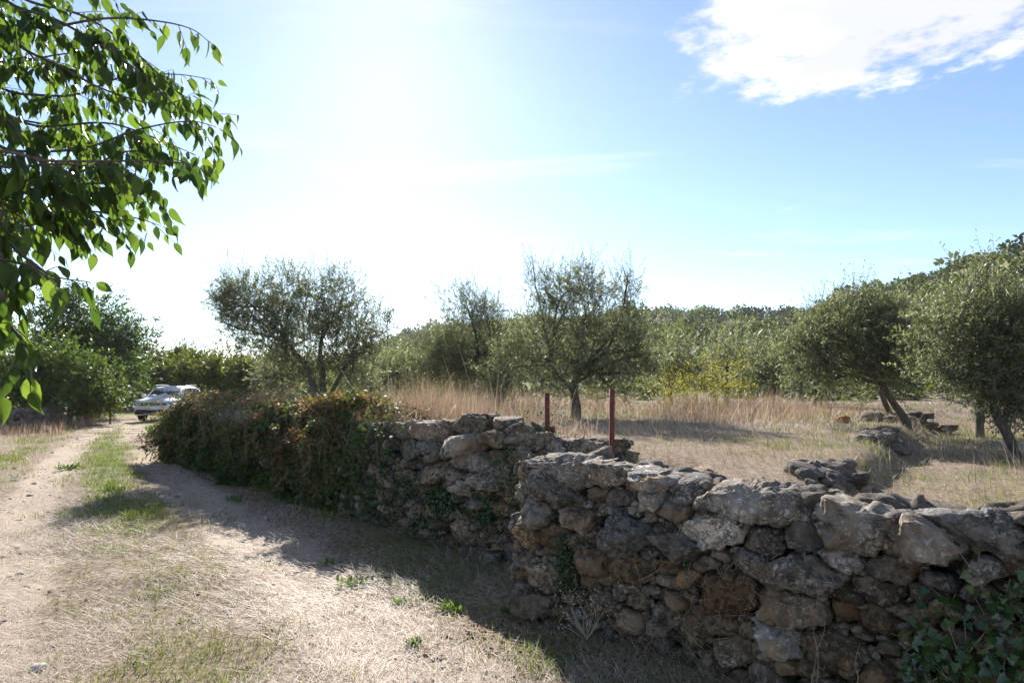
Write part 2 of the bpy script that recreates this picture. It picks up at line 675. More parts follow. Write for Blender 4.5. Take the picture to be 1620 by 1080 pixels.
M = {}
M['stone'] = stone_mat()
M['ground'] = ground_mat()
M['earth'] = plain('dark_earth', (.10, .075, .052), .98, spec=.1, var=.5, scale=14, bump=.9)
M['bark'] = bark_mat('olive_bark', (.05, .042, .035), (.17, .15, .125))
M['bark2'] = bark_mat('grey_bark', (.06, .045, .035), (.20, .17, .14))
M['twig'] = plain('dry_twig', (.24, .19, .14), .9, spec=.1, var=.4, scale=8)
M['olive'] = leaf_mat('olive_leaf', [(0, (.075, .09, .055)), (.5, (.14, .155, .10)), (.8, (.21, .225, .17)), (1, (.33, .35, .29))],
                      .45, (1.5, 1.5, .75), .50, .6)
M['celtis'] = leaf_mat('hackberry_leaf', [(0, (.028, .055, .016)), (.6, (.055, .095, .024)), (1, (.085, .13, .032))], .52, (2.2, 2.15, .8), .42, .4)
M['celtis_one'] = leaf_mat('hackberry_leaf_single', [(0, (.026, .052, .016)), (.6, (.052, .09, .024)), (1, (.085, .13, .032))], .52, (2.2, 2.15, .8), .42, .4, True)
M['broad'] = leaf_mat('broad_leaf', [(0, (.03, .058, .018)), (.6, (.062, .10, .028)), (1, (.11, .145, .04))], .42, (1.7, 1.7, .6), .45, .35)
M['lime'] = leaf_mat('yellow_green_leaf', [(0, (.06, .085, .022)), (.6, (.105, .125, .03)), (1, (.165, .165, .045))], .42, (1.7, 1.6, .6), .5, .3)
M['maquis'] = leaf_mat('maquis_leaf', [(0, (.028, .042, .018)), (.3, (.045, .062, .024)), (.55, (.075, .092, .033)), (.8, (.11, .135, .035)), (1, (.17, .155, .085))],
                       .30, (1.5, 1.5, .6), .6, .2)
M['bramble'] = leaf_mat('bramble_leaf', [(0, (.03, .055, .018)), (.45, (.06, .092, .028)), (.62, (.13, .14, .045)), (.78, (.16, .10, .055)), (1, (.24, .14, .08))],
                        .35, (1.6, 1.5, .7), .6, .35)
M['ivy'] = leaf_mat('ivy_leaf', [(0, (.018, .045, .014)), (.6, (.035, .075, .02)), (1, (.06, .11, .03))], .3, (1.6, 1.7, .6), .28, .6)
M['ivy_one'] = leaf_mat('ivy_leaf_single', [(0, (.02, .05, .015)), (.6, (.04, .085, .022)), (1, (.07, .125, .035))], .3, (1.6, 1.7, .6), .25, .6, True)
M['straw'] = leaf_mat('straw', [(0, (.15, .105, .07)), (.3, (.29, .225, .165)), (.6, (.45, .365, .275)), (1, (.66, .58, .47))], .30, (1.1, 1.05, .9), .6, .25)
M['redgrass'] = leaf_mat('tall_dry_grass', [(0, (.18, .115, .08)), (.4, (.31, .225, .155)), (.8, (.46, .38, .29)), (1, (.66, .60, .51))], .32, (1.1, 1.0, .85), .6, .25)
M['grass'] = leaf_mat('green_grass', [(0, (.075, .095, .025)), (.5, (.125, .155, .04)), (1, (.21, .215, .075))], .42, (1.5, 1.6, .6), .5, .3)
M['weed'] = leaf_mat('weed_leaf', [(0, (.055, .10, .025)), (1, (.12, .18, .05))], .4, (1.5, 1.7, .5), .45, .4)
M['fennel'] = leaf_mat('fennel_flower', [(0, (.13, .15, .03)), (.5, (.27, .26, .045)), (1, (.42, .38, .07))], .4, (1.3, 1.2, .6), .6, .2)
M['litter'] = leaf_mat('fallen_leaf', [(0, (.07, .045, .028)), (.5, (.15, .095, .055)), (1, (.27, .19, .11))], .15, (1.1, 1, .8), .75, .2)
M['pebble'] = leaf_mat('pebble', [(0, (.20, .17, .14)), (1, (.50, .46, .41))], 0, rough=.9, spec=.2)
M['rust'] = rust_mat()

# ------------------------------------------------------------------ terrain
A_N, T_N = np.array([0.0, 4.73]), unit(np.array([2.19, -2.03]))       # near wall: start, direction to the right
N_N = np.array([-T_N[1], T_N[0]])                                     # its back normal
A_F, T_F = np.array([0.0, 5.75]), unit(np.array([-9.3, 10.55]))       # far wall: start, direction to the left
N_F = np.array([T_F[1], -T_F[0]])
LEN_F = 11.2
TER_A, TER_B = np.array([2.0, 4.6]), np.array([5.6, 9.4])             # terrace step in the field
RUT_R = np.array([(1.0, 1.2), (-.45, 3.4), (-1.75, 5.5), (-4.35, 9), (-8.4, 14.8), (-12.2, 20.5), (-15.9, 26.7), (-20, 34), (-26, 46)])
RUT_L = np.array([(-1.9, 1.5), (-3.0, 3.4), (-4.3, 5.55), (-6.5, 8.6), (-10.6, 15.2), (-14.2, 21.5), (-17.6, 28.4), (-21.8, 36), (-28, 48)])


def poly_dist(x, y, P):
    d = np.full(np.shape(x), 1e9)
    for a, b in zip(P[:-1], P[1:]):
        ab = b - a
        t = np.clip(((x - a[0]) * ab[0] + (y - a[1]) * ab[1]) / ab.dot(ab), 0, 1)
        d = np.minimum(d, np.hypot(x - a[0] - t * ab[0], y - a[1] - t * ab[1]))
    return d


def fieldness(x, y):
    un = (x - A_N[0]) * T_N[0] + (y - A_N[1]) * T_N[1]
    dn = (x - A_N[0]) * N_N[0] + (y - A_N[1]) * N_N[1]
    uf = (x - A_F[0]) * T_F[0] + (y - A_F[1]) * T_F[1]
    df = (x - A_F[0]) * N_F[0] + (y - A_F[1]) * N_F[1]
    near = sstep(.30, .62, dn) * sstep(.25, .5, un)
    far = sstep(.22, .55, df) * sstep(.12, .45, uf) * (1 - sstep(11.3, 20, uf))
    ramp_ = sstep(.5, 1.9, np.minimum(dn, df + .2)) * (1 - sstep(11.3, 20, uf))
    back = sstep(6, 12, df) * (1 - .6 * sstep(13.6, 30, uf))
    return np.maximum(np.maximum(near, far), np.maximum(ramp_, back))


AZ = np.array([-75, -45, -30, -18, -12, -8, -4, 0, 5, 11, 16, 20, 26, 30, 34, 39, 45, 55, 75])
PXR = 810 + F * np.tan(np.radians(np.clip(AZ, -44, 46)))
RIDGE_E = np.interp(np.degrees(np.arctan((np.array([-400, 100, 380, 520, 610, 640, 700, 800, 900, 1010, 1100, 1180, 1290, 1340, 1420, 1500, 1620, 1800, 2400]) - 810) / F)),
                    np.degrees(np.arctan((np.array([-400, 100, 380, 520, 610, 640, 700, 800, 900, 1010, 1100, 1180, 1290, 1340, 1420, 1500, 1620, 1800, 2400]) - 810) / F)),
                    [0] * 19)
_RPX = np.array([-900, 100, 380, 520, 610, 640, 700, 800, 900, 1010, 1100, 1180, 1290, 1340, 1420, 1500, 1620, 1800, 2600])
_RPY = np.array([606, 606, 604, 575, 543, 533, 522, 512, 505, 492, 493, 499, 492, 468, 452, 432, 388, 340, 330])
_RAZ = np.arctan((_RPX - 810) / F)
_RR = np.array([400, 400, 380, 340, 320, 310, 290, 280, 265, 250, 240, 230, 210, 190, 175, 165, 150, 140, 140.])


def hill(x, y):
    r = np.hypot(x, y)
    az = np.arctan2(x, np.maximum(y, 1e-3))
    tan_e = np.interp(az, _RAZ, (612 - _RPY) / F) * np.cos(np.clip(az, -1.2, 1.2))
    R = np.interp(az, _RAZ, _RR) * 1.0
    H = tan_e * R + 0.7
    t = (r - 38) / (R - 38)
    prof = np.where(t < 1, np.clip(t, 0, 1) ** 1.25, 1 - .35 * sstep(1, 2.4, t))
    w = sstep(0, 18, y)
    return np.maximum(H, 0) * prof * w * (1 + .05 * fbm2(x, y, .03, 3, 5))


def Z(x, y):
    x, y = np.asarray(x, float), np.asarray(y, float)
    f = fieldness(x, y)
    z = .90 * f
    d = TER_B - TER_A
    side = ((x - TER_A[0]) * d[1] - (y - TER_A[1]) * d[0]) / np.linalg.norm(d)       # >0 right of the step
    z = z - .25 * f * sstep(0.0, .35, side) * sstep(0, 1, y - 2)
    z = z + hill(x, y)
    near = np.exp(-np.hypot(x, y) / 40)
    z = z + near * (.035 * fbm2(x, y, .7, 3, 3) + .012 * fbm2(x, y, 3.5, 2, 9))
    dr = np.minimum(poly_dist(x, y, RUT_R), poly_dist(x, y, RUT_L))
    z = z - .05 * np.exp(-(dr / .33) ** 2) * (1 - f)
    return z


def bare_mask(x, y):
    dr, dl = poly_dist(x, y, RUT_R), poly_dist(x, y, RUT_L)
    m = np.maximum(np.exp(-(dr / .48) ** 2), np.exp(-(dl / .42) ** 2))
    return np.clip(m + .15 * fbm2(x, y, 1.1, 3, 21), 0, 1)


def green_mask(x, y):
    f = fieldness(x, y)
    dr, dl = poly_dist(x, y, RUT_R), poly_dist(x, y, RUT_L)
    mid = np.exp(-((dr - dl) / .75) ** 2) * np.exp(-((dr + dl - 1.75) / .8) ** 2)
    mid = mid * (.24 + .76 * sstep(5.5, 9, y))
    verge = .45 * np.exp(-((np.minimum(dr, dl) - 1.0) / .5) ** 2) * sstep(.3, 1.0, np.minimum(dr, dl))
    fld = f * (.36 + .5 * fbm2(x, y, .55, 3, 44))
    g = np.where(f > .5, fld, np.maximum(mid * .95, verge))
    g = np.maximum(g, .95 * sstep(30, 50, np.hypot(x, y)) * (y > 0))
    return np.clip(g + .35 * fbm2(x, y, 1.6, 3, 33) * (g > .05), 0, 1)


def axis(lo, hi, fine, far):
    a = list(np.arange(lo, hi, fine))
    s, v = fine, hi
    up = []
    while v < far:
        up.append(v); s *= 1.085; v += s
    s, v = fine, lo
    dn = []
    while v > -far:
        s *= 1.085; v -= s; dn.append(v)
    return np.array(dn[::-1] + a + up)


gx, gy = axis(-7, 5.5, .14, 3000), axis(1.5, 11, .14, 3000)
GX, GY = np.meshgrid(gx, gy)
GZ = Z(GX, GY)
nx, ny = len(gx), len(gy)
idx = np.arange(nx * ny).reshape(ny, nx)
quads = np.stack([idx[:-1, :-1], idx[:-1, 1:], idx[1:, 1:], idx[1:, :-1]], -1).reshape(-1, 4)
ground = mk('ground', np.stack([GX, GY, GZ], -1), quads, M['ground'], None,
            {'bare': bare_mask(GX, GY) * (1 - fieldness(GX, GY)), 'green': green_mask(GX, GY)}, True)
tag(ground, kind='structure')

# the worn track, a sheet a few millimetres above the ground
c_mid = spline((RUT_R + RUT_L) / 2, 330)
tg = unit(np.gradient(c_mid, axis=0))
nn = np.stack([tg[:, 1], -tg[:, 0]], -1)
offs = np.linspace(-1.5, 1.5, 36)
PX = c_mid[:, None, :] + nn[:, None, :] * offs[None, :, None]
edge = np.clip((1.5 - np.abs(offs)) / .3, 0, 1)[None, :]
pz = Z(PX[..., 0], PX[..., 1]) - .004 + .010 * edge
idx = np.arange(pz.size).reshape(pz.shape)
quads = np.stack([idx[:-1, :-1], idx[:-1, 1:], idx[1:, 1:], idx[1:, :-1]], -1).reshape(-1, 4)
path = mk('path', np.concatenate([PX, pz[..., None]], -1), quads, M['ground'], None,
          {'bare': bare_mask(PX[..., 0], PX[..., 1]) * (1 - fieldness(PX[..., 0], PX[..., 1])), 'green': green_mask(PX[..., 0], PX[..., 1])}, True)
tag(path, kind='structure')

# ------------------------------------------------------------------ stones
def ico(sub):
    bm = bmesh.new()
    bmesh.ops.create_icosphere(bm, subdivisions=sub, radius=1)
    V = np.array([v.co[:] for v in bm.verts])
    Fc = np.array([[v.index for v in f.verts] for f in bm.faces])
    bm.free()
    return V, Fc


ICO = {k: ico(k) for k in (2, 3, 4, 5)}


def facet(V, k, rng, lo=.72, hi=.95):
    """cut a unit blob with random planes so that it gets flat breaks"""
    for _ in range(k):
        n = unit(rng.normal(size=3))
        h = (V @ n).max() * rng.uniform(lo, hi)
        over = np.maximum(V @ n - h, 0)
        V = V - over[:, None] * n * .98
    return V


def rock_shape(sub, rng, seed):
    V, Fc = ICO[sub]
    V = V * (1 + .25 * fbm(V * 1.3 + seed, 2, seed))[:, None]
    V = facet(V, 14, rng, .62, .95)
    nrm = unit(V)
    V = V + nrm * (.10 * fbm(V * 2.2 + seed, 3, seed + 3) - .12 * (np.abs(fbm(V * 3.2 + seed, 4, seed + 6, .6)) - .3))[:, None]
    return V, Fc


def clip_poly(poly, a, b):
    """keep points with a.x <= b"""
    out = []
    n = len(poly)
    for i in range(n):
        p, q = poly[i], poly[(i + 1) % n]
        dp, dq = a @ p - b, a @ q - b
        if dp <= 0:
            out.append(p)
        if dp * dq < 0:
            out.append(p + (q - p) * (dp / (dp - dq)))
    return out


def hull(P):
    P = sorted(map(tuple, np.round(P, 5)))
    if len(P) < 3:
        return np.array(P)
    def half(pts):
        h = []
        for p in pts:
            while len(h) > 1 and (h[-1][0] - h[-2][0]) * (p[1] - h[-2][1]) - (h[-1][1] - h[-2][1]) * (p[0] - h[-2][0]) <= 1e-9:
                h.pop()
            h.append(p)
        return h
    return np.array(half(P)[:-1] + half(P[::-1])[:-1])


def pack(keys, u0, u1, top, bot, rmin, rng, aniso=1.8, n_try=2600):
    """power diagram of the wall face; keys = [(u, v, half_u, half_v, tint)]"""
    S, R, T, G = [], [], [], []
    for g, (u, v, hu, hv, t) in enumerate(keys):
        hv_, hu_ = max(hv, .02) * aniso, max(hu, .02)
        m = max(1, int(round(hu_ / hv_ * 1.1)))
        for k in range(m):
            S.append((u + (0 if m == 1 else (hu_ - hv_ * .9) * (2 * k / (m - 1) - 1)), v * aniso)); R.append(hv_ if m > 1 else math.sqrt(hu_ * hv_)); T.append(t); G.append(g)
    for _ in range(n_try):
        u = rng.uniform(u0, u1)
        tv = top(u)
        v = rng.uniform(bot, tv)
        p = np.array([u, v * aniso])
        r = rng.choice([rmin, rmin * 1.4, rmin * 1.9], p=[.45, .35, .2])
        if all(np.hypot(p[0] - s[0], p[1] - s[1]) > (r + q) * .92 for s, q in zip(S, R)):
            S.append(tuple(p)); R.append(r); T.append(None); G.append(1000 + len(G))
    S, R = np.array(S), np.array(R)
    raw = {}
    for i in range(len(S)):
        m = R[i] * 1.55
        poly = [S[i] + np.array(c) for c in ((-m * 1.2, -m), (m * 1.2, -m), (m * 1.2, m), (-m * 1.2, m))]
        for j in range(len(S)):
            if j == i or G[j] == G[i] or np.hypot(*(S[j] - S[i])) > (R[i] + R[j]) * 3:
                continue
            a = 2 * (S[j] - S[i])
            b = S[j] @ S[j] - S[i] @ S[i] + R[i] ** 2 - R[j] ** 2
            poly = clip_poly(poly, a, b)
            if len(poly) < 3:
                break
        if len(poly) < 3:
            continue
        poly = [p / np.array([1, aniso]) for p in poly]
        P = []
        for p in poly:
            p = p.copy()
            p[0] = min(max(p[0], u0), u1)
            p[1] = min(max(p[1], bot - .05), top(p[0]) + .02)
            P.append(p)
        raw.setdefault(G[i], []).append((P, R[i], T[i]))
    return [(hull(np.array(sum([c[0] for c in v], []))), v[0][1], v[0][2]) for v in raw.values()]


def stone_cells(wall, cells, org, tdir, ndir, rng, batter=.06, depth=(.16, .26), hi=.16, tint_fn=None, inset=1.05):
    """each cell becomes one stone of its own"""
    for k, (P, r, tint) in enumerate(cells):
        c = P.mean(0)
        Q = P - c
        area = .5 * abs(np.sum(Q[:, 0] * np.roll(Q[:, 1], -1) - Q[:, 1] * np.roll(Q[:, 0], -1)))
        if area < .0006:
            continue
        sub = 5 if area > .09 and hi > .1 else (4 if area > .024 and hi > .05 else (3 if hi > .02 else 2))
        V, Fc = ICO[sub]
        seed = int(rng.integers(1, 9999))
        # polygon support radius per direction
        th = np.arctan2(V[:, 1], V[:, 0])
        d = np.stack([np.cos(th), np.sin(th)], -1)
        Rr = np.full(len(V), 1e9)
        n = len(Q)
        for i in range(n):
            p, q = Q[i], Q[(i + 1) % n]
            e = q - p
            nrm = np.array([e[1], -e[0]])
            if nrm @ p < 0:
                nrm = -nrm
            den = d @ nrm
            with np.errstate(divide='ignore', invalid='ignore'):
                t = np.where(den > 1e-9, (nrm @ p) / den, 1e9)
            Rr = np.minimum(Rr, t)
        rho = np.clip(np.hypot(V[:, 0], V[:, 1]), 0, 1)
        sz = math.sqrt(area)
        dep = min(rng.uniform(*depth), sz * .9 + .05)
        Vs = np.stack([d[:, 0] * Rr * rho ** .46 * inset, d[:, 1] * Rr * rho ** .46 * inset,
                       np.sign(V[:, 2]) * np.abs(V[:, 2]) ** .6 * dep], -1)
        # soften and roughen
        un = unit(Vs)
        s2 = Vs / max(sz, .05)
        Vs = facet(Vs / sz, 13, rng, .70, .96) * sz
        Vs = Vs + un * (sz * (.07 * fbm(s2 * 1.7 + seed, 3, seed) - .14 * (np.abs(fbm(s2 * 2.9 + seed, 4, seed + 5, .6)) - .35))
                        + min(.022, sz * .09) * fbm(Vs * 26 + seed, 3, seed + 9, .65))[:, None]
        ang = rng.normal(0, .05)
        push = rng.normal(0, .035)
        tl_, tv_ = rng.normal(0, .13), rng.normal(0, .13)
        Vs = Vs + np.stack([Vs[:, 2] * 0, Vs[:, 2] * tv_ * .4, -Vs[:, 0] * tl_ + Vs[:, 1] * tv_], -1)
        # to world: u along wall, v up, w towards the viewer (-normal)
        off = -(push) + c[1] * batter + .10
        o3 = np.array([*(org + tdir * c[0] + ndir * off), c[1]])
        ca, sa = math.cos(ang), math.sin(ang)
        uu = Vs[:, 0] * ca - Vs[:, 1] * sa
        vv = Vs[:, 0] * sa + Vs[:, 1] * ca
        W = np.stack([tdir[0] * uu - ndir[0] * Vs[:, 2], tdir[1] * uu - ndir[1] * Vs[:, 2], vv], -1)
        me = mk_mesh('stone', W, Fc, M['stone'], None, False)
        o = inst('stone', me, o3, parent=wall)
        if tint is None:
            b = rng.uniform(.5, .98)
            w = rng.uniform(-.05, .13)
            if tint_fn:
                w += tint_fn(c)
            tint = (b * (1 + w), b, b * (1 - w * 1.2))
        o.color = (*tint, 1)
        PIECES.setdefault(wall, []).append((o, sz * .6, None))
        if hi > .05:                                  # small pinning stones in the joints
            for p in P:
                if rng.uniform() < .36:
                    rr = rng.uniform(.018, .05)
                    q3 = np.array([*(org + tdir * p[0] + ndir * (p[1] * batter + .02 + rng.uniform(-.03, .05))), p[1]])
                    if p[1] > .02:
                        loose(wall, q3, rr, rng)


def plane_uv(px, py, org, tdir, ndir):
    d = ray(px, py)
    den = d[0] * ndir[0] + d[1] * ndir[1]
    t = ((org[0] - EYE[0]) * ndir[0] + (org[1] - EYE[1]) * ndir[1]) / den
    p = EYE + d * t
    return (p[0] - org[0]) * tdir[0] + (p[1] - org[1]) * tdir[1], p[2]


def px_keys(lst, org, tdir, ndir):
    out = []
    for cx, cy, w, h, *t in lst:
        u, v = plane_uv(cx, cy, org, tdir, ndir)
        ua, _ = plane_uv(cx - w / 2, cy, org, tdir, ndir)
        ub, _ = plane_uv(cx + w / 2, cy, org, tdir, ndir)
        _, va = plane_uv(cx, cy - h / 2, org, tdir, ndir)
        _, vb = plane_uv(cx, cy + h / 2, org, tdir, ndir)
        out.append((u, v, abs(ub - ua) / 2, abs(va - vb) / 2, t[0] if t else None))
    return out


def top_from_px(lst, org, tdir, ndir):
    uv = sorted(plane_uv(x, y, org, tdir, ndir) for x, y in lst)
    U, Vv = np.array([a for a, _ in uv]), np.array([b for _, b in uv])
    return lambda u: float(np.interp(u, U, Vv))


def wall_core(name, wall, org, tdir, ndir, u0, u1, top, back, drop=.13, seed=0):
    """earth and small fill behind the facing stones"""
    us = np.arange(u0, u1 + .01, .08)
    prof = [(.17, -.15), (.17, .25), (.18, .6), (.20, 1.0), (.5, 1.0), (back, 1.0), (back, -.15)]
    V = []
    for u in us:
        h = top(u) - drop
        for w, f in prof:
            V.append([*(org + tdir * u + ndir * w), h * f if f > 0 else f])
    V = np.array(V)
    V[:, :3] += (.035 * fbm(V * 5, 3, seed))[:, None] * np.array([ndir[0] * .4, ndir[1] * .4, .7])
    k = len(prof)
    q = [[i * k + j, (i + 1) * k + j, (i + 1) * k + j + 1, i * k + j + 1] for i in range(len(us) - 1) for j in range(k - 1)]
    caps = [list(range(k)), list(range((len(us) - 1) * k, len(us) * k))[::-1]]
    return mk(name, V, [np.array(q), np.array(caps)], M['earth'], wall)


ROCKS, ROCKS_LOW, PIECES = [], [], {}
for i in range(14):
    Vl, Fl = rock_shape(2, np.random.default_rng(100 + i), 50 + i)
    V, Fc = rock_shape(3 if i < 6 else 4, np.random.default_rng(100 + i), 50 + i)
    sq = np.array([1, RNG.uniform(.65, 1), RNG.uniform(.5, .85)])
    V = V * sq
    ROCKS_LOW.append((Vl * sq, Fl))
    ROCKS.append(mk_mesh('rubble', V, Fc, M['stone'], None, False))


def loose(parent, pos, r, rng, name='stone', flat=1.0):
    b = rng.uniform(.75, 1.2)
    ri = int(rng.integers(0, len(ROCKS)))
    PIECES.setdefault(parent, [])
    o = inst(name, ROCKS[ri], pos, (rng.uniform(-.5, .5), rng.uniform(-.5, .5), rng.uniform(0, 6.28)),
             (r * rng.uniform(.85, 1.25), r * rng.uniform(.8, 1.1), r * flat if flat > .5 else flat), parent)
    w = rng.uniform(-.03, .08)
    o.color = (b * (1 + w), b, b * (1 - w), 1)
    PIECES[parent].append((o, r, ri))
    return o


def consolidate(wall, keep=290):
    """the largest stones stay single, the small fill becomes one part"""
    def seen(it):
        p = np.array(it[0].location) + ORG[wall] - EYE
        q = it[1] / max(p[1], .4)
        return q if abs(p[0]) < .86 * p[1] else q * .1
    lst = sorted(PIECES.get(wall, []), key=lambda it: -seen(it))
    rest = lst[keep:]
    if not rest:
        return
    mb = MB()
    for o, r, ri in rest:
        if ri is None:
            V = np.empty(len(o.data.vertices) * 3)
            o.data.vertices.foreach_get('co', V)
            V = V.reshape(-1, 3)
            f = np.empty(len(o.data.polygons) * 3, np.int32)
            o.data.polygons.foreach_get('vertices', f)
            f = f.reshape(-1, 3)
        else:
            V, f = ROCKS_LOW[ri]
        mw = np.array(Matrix.LocRotScale(o.location, o.rotation_euler, o.scale))
        mb.add(V @ mw[:3, :3].T + mw[:3, 3] + ORG[wall], f)
        me = o.data
        bpy.data.objects.remove(o)
        if ri is None:
            bpy.data.meshes.remove(me)
    k = mb.build('small_stones', M['stone'], wall)
    k.color = (.85, .82, .78, 1)
    k['kind'] = 'stuff'
    print('WALLSTONES', wall.name, len(lst), len(rest))


# ---- near wall
rng = np.random.default_rng(11)
near_wall = empty('dry_stone_wall', (*A_N, 0), 'lichen covered dry stone wall in the right foreground, ivy on its near end', 'wall', 'dry stone walls')
PALE = (2.3, 2.28, 2.26)
BROWN = (.62, .46, .30)
GREY = (1.10, 1.08, 1.05)
keysN = px_keys([
    (877, 742, 98, 44, GREY), (868, 775, 100, 34), (840, 813, 62, 44), (907, 820, 50, 54, (1.1, 1.0, .92)), (826, 852, 50, 30), (950, 754, 58, 28, GREY),
    (1026, 756, 42, 42, (1.35, 1.35, 1.38)), (1021, 791, 54, 27, (1.2, 1.2, 1.2)), (974, 790, 38, 27), (1060, 812, 40, 34), (1081, 778, 32, 36),
    (1180, 794, 170, 50, GREY), (1122, 840, 84, 66, PALE), (980, 842, 92, 52), (1187, 893, 68, 34, (1.15, 1.15, 1.15)), (1200, 856, 62, 38),
    (1150, 938, 96, 74, BROWN), (1120, 982, 78, 54), (1160, 1030, 56, 44), (1343, 834, 132, 84, GREY), (1457, 864, 98, 88, (1.25, 1.22, 1.18)),
    (1567, 846, 112, 80), (1267, 852, 58, 60), (1325, 890, 52, 32, (1.2, 1.2, 1.2)), (1268, 912, 110, 58), (1403, 903, 66, 34),
    (1383, 934, 98, 44), (1250, 960, 108, 66), (1240, 1008, 76, 40, (1.1, 1.1, 1.1)), (1333, 975, 54, 40), (1383, 988, 50, 60), (1445, 980, 70, 50),
    (1548, 900, 72, 36, (1.2, 1.17, 1.12)), (1322, 1034, 84, 60), (868, 905, 70, 44), (850, 950, 50, 36), (935, 885, 60, 44), (1000, 900, 70, 44), (1060, 870, 60, 46)],
    A_N, T_N, N_N)
topN = top_from_px([(806, 722), (830, 718), (925, 728), (1000, 736), (1050, 742), (1097, 762), (1265, 772), (1300, 786), (1410, 800), (1440, 812), (1505, 818), (1530, 802), (1620, 802), (1760, 815)],
                   A_N, T_N, N_N)
_topN = topN
topN = lambda u: _topN(u) - .045
U1N = 4.3
cells = pack(keysN, 0.0, U1N, topN, -.05, .055, rng)
stone_cells(near_wall, cells, A_N, T_N, N_N, rng, tint_fn=lambda c: .13 * (c[1] < .6))
# end face of the near wall, turning into the gateway
cells = pack([], 0.06, .85, lambda u: topN(.05) - .03, -.05, .08, rng)
stone_cells(near_wall, cells, A_N + T_N * .02, N_N, T_N, rng, batter=.0)
wall_core('earth_fill', near_wall, A_N, T_N, N_N, .12, U1N - .05, topN, .62, .16, 3)
# rubble along the top and behind
for _ in range(330):
    u = rng.uniform(.05, U1N - .1)
    w = rng.uniform(.22, .78)
    r = float(np.clip(rng.lognormal(-2.85, .45), .025, .15))
    p2 = A_N + T_N * u + N_N * w
    z = max(topN(u) - .10 - .10 * max(0, w - .4) + rng.uniform(-.02, .03), float(Z(*p2)) - .01)
    loose(near_wall, (*p2, z + r * .25), r, rng, flat=.8)
for u, w, r in ((.75, .45, .17), (1.15, .5, .15), (1.95, .55, .14), (2.6, .5, .19), (3.0, .5, .22), (.35, .42, .20), (3.4, .55, .2), (1.5, .45, .12)):
    p2 = A_N + T_N * u + N_N * w
    loose(near_wall, (*p2, topN(u) - .07), r, rng, flat=.65)

consolidate(near_wall)

# ---- far wall
rng = np.random.default_rng(12)
far_wall = empty('dry_stone_wall', (*A_F, 0), 'long stone wall behind the gateway, half buried under brambles along the track', 'wall', 'dry stone walls')
keysF = px_keys([(675, 682, 58, 28), (625, 684, 36, 24), (736, 673, 62, 30), (734, 702, 72, 34, GREY), (744, 733, 66, 38, (.9, .92, .98)), (782, 697, 24, 34),
                 (690, 745, 34, 26), (722, 772, 58, 18, (1.25, 1.22, 1.2)), (768, 761, 52, 22, GREY), (792, 744, 30, 20), (726, 842, 50, 44, (1.15, 1.0, .8)), (640, 712, 50, 30),
                 (770, 885, 60, 34)], A_F, T_F, N_F)
topF = top_from_px([(800, 668), (765, 662), (715, 660), (700, 668), (600, 672), (560, 672), (500, 664), (400, 655), (300, 640), (262, 640), (235, 640)], A_F, T_F, N_F)
cells = pack(keysF, 0.0, 4.6, topF, -.05, .065, rng, n_try=1800)
stone_cells(far_wall, cells, A_F, T_F, N_F, rng, hi=.06, tint_fn=lambda c: .08 * (c[1] < .6))
cells = pack([], 4.6, LEN_F, topF, .1, .17, rng, n_try=700)
stone_cells(far_wall, cells, A_F, T_F, N_F, rng, hi=.02)
# return along the gateway
topG = lambda u: float(np.interp(u, [0, .3, .6, 1.0, 1.7], [1.22, 1.18, 1.10, 1.04, 1.02]))
cells = pack([(.18, 1.12, .17, .12, GREY), (.55, 1.02, .15, .08, (1.2, 1.2, 1.2)), (1.0, .95, .2, .08, None)], .05, 1.7, topG, .0, .075, rng)
stone_cells(far_wall, cells, A_F + T_F * .02, N_F, T_F, rng, batter=0, hi=.06)
wall_core('earth_fill', far_wall, A_F, T_F, N_F, .15, LEN_F, topF, .6, .16, 4)
for _ in range(90):
    u, w = rng.uniform(.1, 4.5), rng.uniform(.2, .75)
    r = float(np.clip(rng.lognormal(-2.6, .4), .035, .16))
    p2 = A_F + T_F * u + N_F * w
    loose(far_wall, (*p2, max(topF(u) - .10, float(Z(*p2))) + r * .2), r, rng, flat=.8)
for _ in range(40):
    u, w = rng.uniform(.1, 1.9), rng.uniform(.0, .35)
    p2 = A_F + N_F * u + T_F * w
    r = float(np.clip(rng.lognormal(-2.5, .4), .04, .15))
    loose(far_wall, (*p2, max(topG(u) - .06, float(Z(*p2))) + r * .2), r, rng, flat=.8)

consolidate(far_wall)

# ---- low wall far left of the track
rng = np.random.default_rng(13)
LW0, LW1 = np.array([-17.5, 18.6]), np.array([-18.9, 26.8])
tl = unit(LW1 - LW0)
nl = np.array([-tl[1], tl[0]])
left_wall = empty('dry_stone_wall', (*LW0, 0), 'low grey stone wall under the dark green tree, left of the track', 'wall', 'dry stone walls')
LL = np.linalg.norm(LW1 - LW0)
for course in range(4):
    u = 0.0
    while u < LL:
        r = rng.uniform(.10, .22)
        p2 = LW0 + tl * u + nl * (.0 + .03 * course + rng.uniform(-.04, .04))
        loose(left_wall, (*p2, float(Z(*p2)) + .10 + course * .19 + rng.uniform(-.03, .03)), r * 1.1, rng, flat=r * 1.35)
        u += r * 1.7
wall_core('earth_fill', left_wall, LW0 - nl * .12, tl, nl, 0, LL, lambda u: .72, .5, .05, 6)
consolidate(left_wall)
# a stub of wall beyond the car
far_stub = empty('dry_stone_wall', (-24.5, 43, 0), 'short distant stone wall seen left of the parked car', 'wall', 'dry stone walls')
for course in range(5):
    u = 0
    while u < 5:
        r = rng.uniform(.14, .24)
        loose(far_stub, (-28.3 + u * .98, 43 + .2 * u, float(Z(-27.5 + u, 43)) + .12 + course * .24), r * 1.2, rng, flat=.85)
        u += r * 1.8

